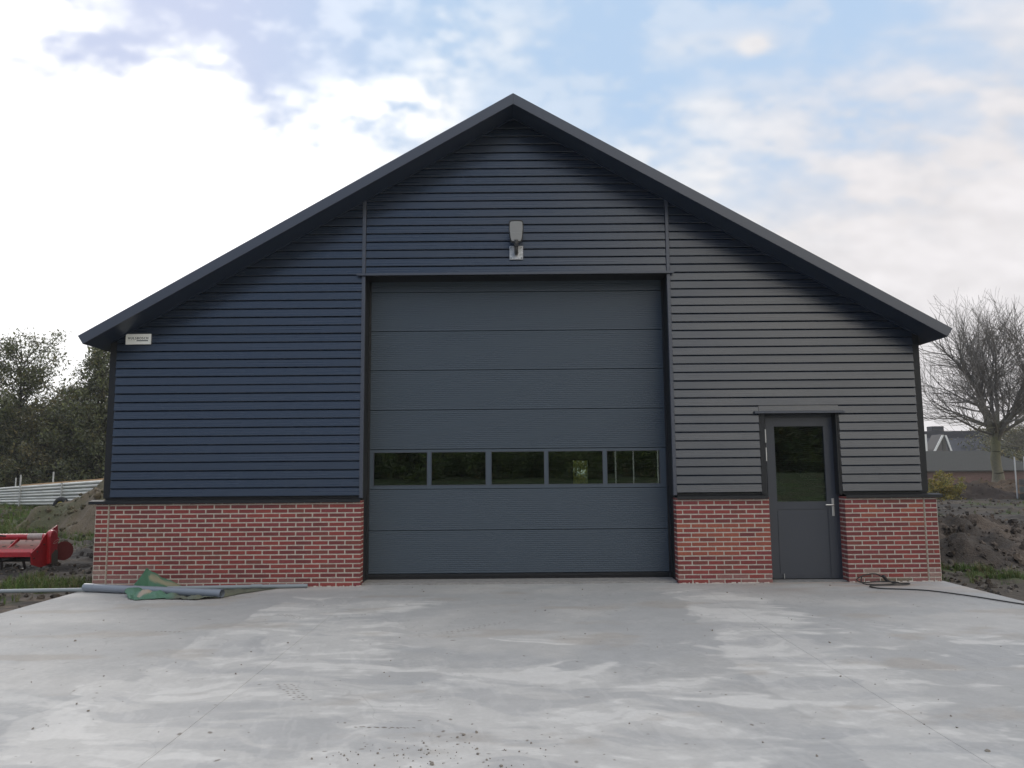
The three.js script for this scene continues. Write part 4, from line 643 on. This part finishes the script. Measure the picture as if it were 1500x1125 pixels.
// ---------------------------------------------------------------- trees
function leafyTree(name, label, [x, z], o, group) {
  const R = rng(o.seed), t = thing(name, label, o.cat || 'tree', [x, groundH(x, z), z], 0, group), tr = new MB(), cr = new MB(), tips = [];
  const H = o.h, W = o.w, y0 = o.base ?? 0.15;
  if (!o.noTrunk) { let p = [0, -0.2, 0]; const n = 7; for (let i = 1; i <= n; i++) { const q = [p[0] + (R() - 0.5) * 0.25, H * 0.86 * i / n, p[2] + (R() - 0.5) * 0.25]; tr.rod(p, q, o.r * (1 - (i - 1) / n) + 0.02, o.r * (1 - i / n) + 0.02, 7); p = q; } }
  for (let i = 0; i < o.limbs; i++) {
    const f = y0 + (1 - y0) * Math.pow((i + 0.5) / o.limbs, 0.9), a = i * 2.4 + R(), prof = o.prof(f), len = W * prof * (0.55 + 0.6 * R());
    const s = [0, H * Math.max(0.02, f * 0.93 - 0.09), 0], e = [Math.cos(a) * len, H * f + (R() - 0.5) * 0.5 - (o.droop || 0) * len, Math.sin(a) * len];
    tr.rod(s, e, 0.05 * o.r / 0.2, 0.012, 4);
    const m = 2 + Math.round(len * 1.3); for (let k = 0; k < m; k++) { const u = 0.35 + 0.7 * (k + R()) / m; tips.push([mix(s[0], e[0], u) + (R() - 0.5) * 0.9, mix(s[1], e[1], u) + (R() - 0.5) * 0.8, mix(s[2], e[2], u) + (R() - 0.5) * 0.9]); }
  }
  for (const c of tips) {
    const n = Math.round(o.leaves / tips.length * (0.3 + 1.4 * R())), rad = o.clump * (0.5 + R()), tone = R();
    if (!o.noTwigs) for (let k = 0; k < 3; k++) tr.rod(c, [c[0] + (R() - 0.5) * rad * 1.8, c[1] + (R() - 0.3) * rad * 1.5, c[2] + (R() - 0.5) * rad * 1.8], 0.012, 0.005, 3);
    for (let k = 0; k < n; k++) {
      const g = () => (R() + R() + R() - 1.5) * 0.9, px = c[0] + g() * rad, py = c[1] + g() * rad * 0.8, pz = c[2] + g() * rad, s = o.leaf * (0.6 + R() * 0.8);
      const a = R() * 6.28, b = (R() - 0.5) * 2.4, ux = Math.cos(a) * Math.cos(b), uy = Math.sin(b), uz = Math.sin(a) * Math.cos(b), a2 = R() * 6.28; let vx = Math.cos(a2), vy = R() - 0.5, vz = Math.sin(a2);
      const kf = 0.6 + R() * 0.75, base = o.cols[Math.floor((tone * 0.6 + R() * 0.4) * o.cols.length)], q = [base[0] * kf, base[1] * kf, base[2] * kf];
      cr.quad([px - ux * s, py - uy * s, pz - uz * s], [px + vx * s * 0.45, py + vy * s * 0.45, pz + vz * s * 0.45], [px + ux * s, py + uy * s, pz + uz * s], [px - vx * s * 0.45, py - vy * s * 0.45, pz - vz * s * 0.45], q);
    }
  }
  part('trunk', tr.geo(0.9), mat([0.06, 0.052, 0.042], 0.9, { map: gritC }), t);
  part('crown', cr.geo(), new THREE.MeshPhysicalMaterial({ color: 0xffffff, roughness: 0.95, vertexColors: true, side: THREE.DoubleSide, transmission: o.thru ?? 0.45, thickness: 0 }), t);
  return t;
}
const G1 = [[0.1, 0.115, 0.042], [0.12, 0.132, 0.046], [0.085, 0.1, 0.042], [0.155, 0.138, 0.05]], G2 = [[0.13, 0.13, 0.055], [0.165, 0.148, 0.06], [0.105, 0.11, 0.05], [0.2, 0.16, 0.06]], G3 = [[0.07, 0.09, 0.048], [0.082, 0.1, 0.054], [0.062, 0.078, 0.045]], G4 = [[0.15, 0.21, 0.05], [0.19, 0.225, 0.056], [0.12, 0.165, 0.05], [0.21, 0.18, 0.056]];
const round = (f) => Math.sqrt(Math.max(0.03, 1 - Math.pow(f * 1.9 - 0.85, 2) * 0.85)), cone = (f) => Math.max(0.12, 1.05 - f * 0.85);
const loose = (f) => f > 0.72 ? 0.5 : f > 0.64 ? 0.42 : 1.0;
leafyTree('birch_tree', 'tall loose birch tree with thin drooping top at the left edge', [-27.7, -33], { h: 9.4, w: 3.0, r: 0.17, limbs: 60, leaves: 23000, clump: 0.66, leaf: 0.085, cols: G1, prof: loose, droop: 0.12, seed: 11, base: 0.1 });
leafyTree('broadleaf_tree', 'low olive broadleaf tree between the birch and the taller tree by the barn', [-25.6, -34], { h: 6.4, w: 3.4, r: 0.16, limbs: 56, leaves: 23000, clump: 0.66, leaf: 0.085, cols: G2, prof: round, seed: 12, base: 0.06 });
leafyTree('broadleaf_tree', 'taller dark broadleaf tree rising beside the left corner of the barn', [-22.6, -32], { h: 8.5, w: 3.3, r: 0.18, limbs: 66, leaves: 24000, clump: 0.64, leaf: 0.1, cols: G1, prof: cone, seed: 13, base: 0.05 });
leafyTree('broadleaf_tree', 'dark green tree half hidden by the left corner of the barn', [-19.0, -34], { h: 8.0, w: 3.2, r: 0.18, limbs: 54, leaves: 13000, clump: 0.62, leaf: 0.11, cols: G3, prof: round, seed: 14, base: 0.05 });
{
  const R = rng(18); const at = [[-32.5, -37], [-29.6, -36.5], [-26.6, -37.5], [-23.6, -36], [-20.5, -37]];
  at.forEach(([x, z], i) => leafyTree('shrub', ['dark shrub under the birch at the left edge', 'dark shrub behind the left end of the pipe trailer', 'dark shrub behind the middle of the pipe trailer', 'dark shrub under the taller broadleaf tree', 'dark shrub beside the left barn corner'][i], [x, z], { h: 5.0 + R(), w: 3.2, r: 0.1, limbs: 34, leaves: 11000, clump: 0.8, leaf: 0.15, cols: G3, prof: round, seed: 40 + i, base: 0.02, cat: 'shrub', noTwigs: true }, 'dark shrubs behind the pipe trailer'));
}
// bare trees
function bareTree(name, label, [x, z], o) {
  const R = rng(o.seed), t = thing(name, label, 'tree', [x, groundH(x, z) + (o.lift || 0), z]), tr = new MB(), tw = new MB();
  const green = (y, r) => { const k = ss(5.5, 1.5, y + R() * 2); return mix3([0.19, 0.172, 0.15], [0.15, 0.15, 0.075], k * (r > 0.02 ? 1 : 0.8)); };
  let count = 0; const queue = [];
  const grow = (p, d, r, len, depth) => {
    if (count > o.max) return; count++;
    const n = depth < 2 ? 5 : depth < 4 ? 4 : 3; let q = p; const dir = d.clone();
    for (let i = 0; i < n; i++) {
      dir.x += (R() - 0.5) * 0.5; dir.z += (R() - 0.5) * 0.5; dir.y += 0.07 + (R() - 0.5) * 0.34; dir.normalize();
      const e = q.clone().addScaledVector(dir, len / n), r0 = Math.max(0.008, r * (1 - 0.5 * i / n)), r1 = Math.max(0.006, r * (1 - 0.5 * (i + 1) / n));
      (r > 0.045 ? tr : tw).rod(q.toArray(), e.toArray(), r0, r1, r > 0.1 ? 9 : r > 0.03 ? 5 : 3, green(q.y, r));
      q = e; if (depth > 6) continue;
      const last = i === n - 1, m = last ? 2 : i === 0 ? (depth > 1 ? 1 : 0) : depth < 3 ? 1 + (R() < 0.5) : 1 + (R() < 0.35);
      for (let k = 0; k < m; k++) {
        const ax = new THREE.Vector3(R() - 0.5, R() - 0.5, R() - 0.5).cross(dir).normalize(), nd = dir.clone().applyAxisAngle(ax, last ? 0.2 + R() * 0.4 : 0.5 + R() * 0.55); if (nd.y < -0.15) nd.y *= 0.2;
        queue.push([e.clone(), nd.normalize(), Math.max(0.007, r1 * (last ? 0.9 : 0.45 + R() * 0.2)), len * (last ? 0.72 : 0.5 + R() * 0.25), depth + 1]);
      }
    }
  };
  const H = o.h, b = H * 0.26;
  let p = [0, -0.4, 0]; for (let i = 1; i <= 8; i++) { const q = [Math.sin(i) * 0.04, -0.4 + (b + 0.4) * i / 8, Math.cos(i * 2) * 0.03]; const rr = (k) => o.r * (1.55 - 0.62 * Math.min(1, k / 3) + 0.05 * Math.sin(k * 3)) * (k > 3 ? 1 - 0.03 * (k - 3) : 1); tr.rod(p, q, rr(i - 1), rr(i), 12, mix3([0.22, 0.195, 0.155], [0.15, 0.15, 0.085], i / 8)); p = q; }
  const top = new THREE.Vector3(...p);
  for (let i = 0; i < o.limbs; i++) { const a = i / o.limbs * 6.283 + R() * 0.6, up = i < 2 ? 2.8 : 0.9 + R() * 1.5; grow(top.clone().add(new THREE.Vector3(0, -R() * b * 0.25, 0)), new THREE.Vector3(Math.cos(a), up, Math.sin(a)).normalize(), o.r * (0.42 + R() * 0.2), H * (0.27 + R() * 0.06), 0); }
  for (let i = 0; i < (o.low || 0); i++) { const a = i / o.low * 6.283 + 0.6 + R() * 0.5; grow(top.clone().add(new THREE.Vector3(0, R() * 0.6, 0)), new THREE.Vector3(Math.cos(a), 0.25 + R() * 0.35, Math.sin(a)).normalize(), o.r * 0.28, H * 0.24, 1); }
  for (let i = 0; i < queue.length; i++) grow(...queue[i]);
  part('trunk', tr.geo(0.9), mat([1, 1, 1], 0.95, { vertexColors: true, map: rp(gritC, 2, 1), bumpMap: rp(gritB, 2, 1), bumpScale: 0.02 }), t);
  part('crown', tw.geo(), mat([1, 1, 1], 0.95, { vertexColors: true }), t);
}
bareTree('bare_tree', 'large bare spreading tree on the brown soil heap right of the barn', [27.9, -34.5], { h: 11.0, r: 0.3, limbs: 7, low: 6, seed: 515, max: 8200, lift: 0.5 });
bareTree('bare_tree', 'smaller bare tree standing behind the large one at the right edge', [39.5, -45], { h: 9.5, r: 0.2, limbs: 6, low: 3, seed: 523, max: 3500 });
leafyTree('hedge_tree', 'green undergrowth behind the bare trees at the right edge', [66, -91], { h: 7.4, w: 7.0, r: 0.2, limbs: 60, leaves: 12000, clump: 1.1, leaf: 0.2, cols: G2, prof: round, seed: 61, base: 0.02, noTwigs: true });
leafyTree('hedge_tree', 'green undergrowth rising behind the brick outbuilding', [72, -104], { h: 8, w: 9, r: 0.2, limbs: 60, leaves: 11000, clump: 1.3, leaf: 0.24, cols: G2, prof: round, seed: 62, base: 0.02, noTwigs: true });
leafyTree('shrub', 'yellow autumn shrub next to the right corner of the barn', [22.3, -30.0], { h: 1.05, w: 0.85, r: 0.05, limbs: 30, leaves: 9000, clump: 0.2, leaf: 0.05, cols: [[0.34, 0.26, 0.03], [0.28, 0.23, 0.03], [0.18, 0.18, 0.03], [0.38, 0.27, 0.035]], prof: round, seed: 71, base: 0.05, cat: 'shrub', noTwigs: true });
leafyTree('shrub', 'added yellow shrub behind the rear window, standing in for a reflection in the door glass', [2.35, -17.2], { h: 2.7, w: 1.3, r: 0.05, limbs: 22, leaves: 6500, clump: 0.3, leaf: 0.07, cols: [[0.42, 0.36, 0.06], [0.34, 0.32, 0.06], [0.2, 0.22, 0.05]], prof: round, seed: 72, base: 0.05, cat: 'shrub', noTwigs: true });  // added to fill the rear window with the yellowish reflected patch

// ---------------------------------------------------------------- buildings beyond the field on the right
{
  const brickT = tex(256, 256, (u, v) => { const r = Math.floor(v * 16), x = u * 8 + (r % 2) * 0.5, m = (v * 16 % 1) < 0.16 || (x % 1) < 0.06; const n = h2(Math.floor(x) % 8, r, 3); return m ? [0.2, 0.16, 0.14] : mix3([0.12, 0.06, 0.05], [0.17, 0.085, 0.07], n); });
  const o = thing('brick_outbuilding', 'low brick outbuilding with grey hipped roof behind the bare tree', 'outbuilding', [48.2, -0.5, -78]);
  const wall = mat([1, 1, 1], 0.9, { map: rp(brickT, 0.55, 0.9) }), grey = mat([0.062, 0.062, 0.058], 0.95, { map: rp(gritC, 0.6, 0.6) });
  const hw = 8.6, hd = 4, eh = 1.85;
  part('wall', boxG(-hw, hw, -0.3, eh, -hd, hd), wall, o);
  const e = 0.35, r = new MB(), A = [-hw - e, eh - 0.05, hd + e], B = [hw + e, eh - 0.05, hd + e], C = [hw + e, eh - 0.05, -hd - e], D = [-hw - e, eh - 0.05, -hd - e], P = [-hw + 3.5, eh + 2.15, 0], Q = [hw - 3.5, eh + 2.15, 0];
  r.quad(A, B, Q, P); r.quad(C, D, P, Q); r.tri(B, C, Q); r.tri(D, A, P); r.quad(D, C, B, A); const roof = part('roof', r.geo(), grey, o);
  part('gutter', boxG(-hw - e, hw + e, eh - 0.14, eh - 0.055, hd + e, hd + e + 0.12), mat([0.02, 0.02, 0.02], 0.6), o);
  part('downpipe', new MB().rod([3.4, -0.3, hd + 0.08], [3.4, eh - 0.1, hd + 0.08], 0.07, 0.07, 8).geo(0.8), mat([0.02, 0.018, 0.018], 0.6), o);
  const ln = new MB(); ln.hex([[-hw - 3.4, eh - 0.1, hd + 2.4], [-hw + 1.4, eh - 0.1, hd + 2.4], [-hw + 0.2, eh + 0.75, hd - 0.2], [-hw - 3.4, eh + 0.75, hd - 0.2], [-hw - 3.4, eh - 0.2, hd + 2.4], [-hw + 1.4, eh - 0.2, hd + 2.4], [-hw + 0.2, eh + 0.65, hd - 0.2], [-hw - 3.4, eh + 0.65, hd - 0.2]]); part('lean_to_roof', ln.geo(), mat([0.15, 0.15, 0.15], 0.6), o);
  part('lean_to_wall', boxG(-hw - 3.3, -hw + 1, -0.3, eh - 0.21, hd + 0.002, hd + 2.2), wall, o);

  const f = thing('farmhouse', 'farmhouse with blue grey roof and white trimmed gable behind the brick outbuilding', 'house', [56.7, -0.6, -97]);
  const fw = mat([0.16, 0.11, 0.095], 0.9, { map: rp(brickT, 0.5, 0.8) }), blue = mat([0.06, 0.064, 0.082], 0.6, { map: rp(gritC, 0.6, 0.6) }), dark = mat([0.035, 0.035, 0.045], 0.7), white = mat([0.72, 0.72, 0.7], 0.6);
  part('wall', boxG(-2.2, 9, -0.3, 3.7, -4, 4), fw, f);
  const rr = new MB(); rr.quad([-2.4, 3.6, 4.4], [9.4, 3.6, 4.4], [9.4, 6.8, 0], [-2.4, 6.8, 0]); rr.quad([9.4, 3.6, -4.4], [-2.4, 3.6, -4.4], [-2.4, 6.8, 0], [9.4, 6.8, 0]); rr.tri([-2.4, 3.6, 4.4], [-2.4, 6.8, 0], [-2.4, 3.6, -4.4]); rr.tri([9.4, 3.6, 4.4], [9.4, 3.6, -4.4], [9.4, 6.8, 0]); rr.quad([-2.4, 3.6, -4.4], [9.4, 3.6, -4.4], [9.4, 3.6, 4.4], [-2.4, 3.6, 4.4]);
  const fr = part('roof', rr.geo(), blue, f);
  part('ridge_band', boxG(-2.45, 9.45, 6.2, 7.2, -0.75, 0.75), dark, fr);
  part('chimney', boxG(0.9, 2.5, 5.2, 7.9, -1.2, 0.2), dark, f);
  const gg = extr([[-3.4, 0], [-0.3, 0], [-0.75, 4.3], [-1.55, 6.5], [-2.6, 4.6]], 4.5, 7.5); part('gable', gg, mat([0.12, 0.11, 0.105], 0.85), f);
  const bb = new MB(); const bar = (a, b, w) => bb.hex([[a[0] - w, a[1], 7.66], [a[0] + w, a[1], 7.66], [b[0] + w, b[1], 7.66], [b[0] - w, b[1], 7.66], [a[0] - w, a[1], 7.51], [a[0] + w, a[1], 7.51], [b[0] + w, b[1], 7.51], [b[0] - w, b[1], 7.51]]); bar([-3.0, 4.2], [-1.75, 6.35], 0.13); bar([-0.75, 4.2], [-1.4, 6.35], 0.11);
  part('barge_board', bb.geo(), white, f);
  part('gable_window', boxG(-1.85, -1.5, 4.2, 5.8, 7.505, 7.55), mat([0.01, 0.01, 0.012], 0.2), f);
  part('white_end_wall', boxG(-4.05, -3.65, 0, 6.5, 6.4, 7.3), white, f);
}
{
  const w = mat([0.5, 0.5, 0.49], 0.5), t = thing('equipment_rack', 'white tubular steel rack with dark crates at the right edge', 'rack', [25.6, -0.1, -28.5], -0.1);
  const rod = (a, b, r = 0.035) => new MB().rod(a, b, r, r, 8, null, true).geo(0.7);
  for (const [x, h] of [[0, 2.2], [0.95, 1.65], [1.7, 2.0]]) for (const z of [0, -0.9]) part('upright', rod([x, 0, z], [x, h, z]), w, t);
  for (const [a, b, y] of [[0, 0.95, 1.55], [0, 1.7, 0.95], [0, 1.7, 1.95], [0, 0.95, 1.25]]) part('cross_rail', rod([a, y, 0.002], [b, y, 0.002], 0.026), w, t);
  part('brace', rod([0.1, 0.4, 0.0], [0.85, 1.5, 0.0], 0.018), w, t);
  const cr = thing('plastic_crate', 'dark plastic crate stacked inside the white steel rack', 'crate', [25.75, -0.1, -28.9], -0.1);
  for (const k of [0, 1, 2]) { const b = new MB(); b.box(0.05, 0.8, 0.02 + k * 0.36, 0.06 + k * 0.36, -0.55, 0.2); b.box(0.05, 0.8, 0.07 + k * 0.36, 0.34 + k * 0.36, 0.17, 0.2); b.box(0.05, 0.8, 0.07 + k * 0.36, 0.34 + k * 0.36, -0.55, -0.52); b.box(0.05, 0.08, 0.07 + k * 0.36, 0.34 + k * 0.36, -0.51, 0.16); b.box(0.77, 0.8, 0.07 + k * 0.36, 0.34 + k * 0.36, -0.51, 0.16); part('tray', b.geo(), mat([[0.03, 0.035, 0.035], [0.06, 0.075, 0.075], [0.03, 0.03, 0.034]][k], 0.6), cr); }
}

// ---------------------------------------------------------------- behind the photographer, seen only in the glass
{
  const first = leafyTree('boundary_tree', 'broad dark tree of the row facing the barn', [-52, 58], { h: 8.6, w: 5.4, r: 0.2, limbs: 60, leaves: 9000, clump: 1.0, leaf: 0.42, cols: G4, prof: round, seed: 81, base: 0.02, noTwigs: true }, 'trees facing the barn');
  for (let i = 1; i < 28; i++) { const c = first.clone(); c.name = numbered('boundary_tree'); scene.add(c); c.position.x = -52 + (i % 14) * 7.8 + (i > 13 ? 3.9 : 0); c.position.z = 58 + (i % 3) * 1.5 + (i > 13 ? 6 : 0); c.rotation.y = i * 1.3; c.scale.setScalar(0.9 + 0.2 * h2(i, 3, 3)); c.userData = { ...first.userData }; }
  const bush = leafyTree('shrub', 'rounded green shrub on the grass bank facing the barn', [-11, 36], { h: 2.2, w: 1.6, r: 0.06, limbs: 26, leaves: 4200, clump: 0.45, leaf: 0.13, cols: G4, prof: round, seed: 91, base: 0.03, cat: 'shrub', noTwigs: true }, 'shrubs on the bank facing the barn');
  [[-8.6, 39, 0.9], [-6, 36, 1.2], [-3.4, 40, 0.8], [-1, 37, 1.15], [2.1, 39, 1], [4.3, 36.5, 0.8], [8.8, 38, 1.2], [14.5, 47, 0.8], [11.5, 42, 1]].forEach(([x, z, k]) => { const c = bush.clone(); c.name = numbered('shrub'); scene.add(c); c.position.set(x, groundH(x, z), z); c.scale.setScalar(k); c.rotation.y = x * 2; c.userData = { ...bush.userData }; });
  const wm = mat([0.75, 0.75, 0.73], 0.6);
  [[5.6, 31], [6.6, 31.2], [7.9, 31]].forEach(([x, z]) => { const t = thing('white_post', 'slim white post facing the barn across the yard', 'post', [x, 0, z], 0, 'white posts facing the barn'); part('shaft', new MB().rod([0, -0.2, 0], [0, 4.2, 0], 0.038, 0.034, 10, null, true).geo(0.7), wm, t); part('cap', new THREE.SphereGeometry(0.045, 10, 6).translate(0, 4.21, 0), wm, t); });
}

renderer.render(scene, camera);
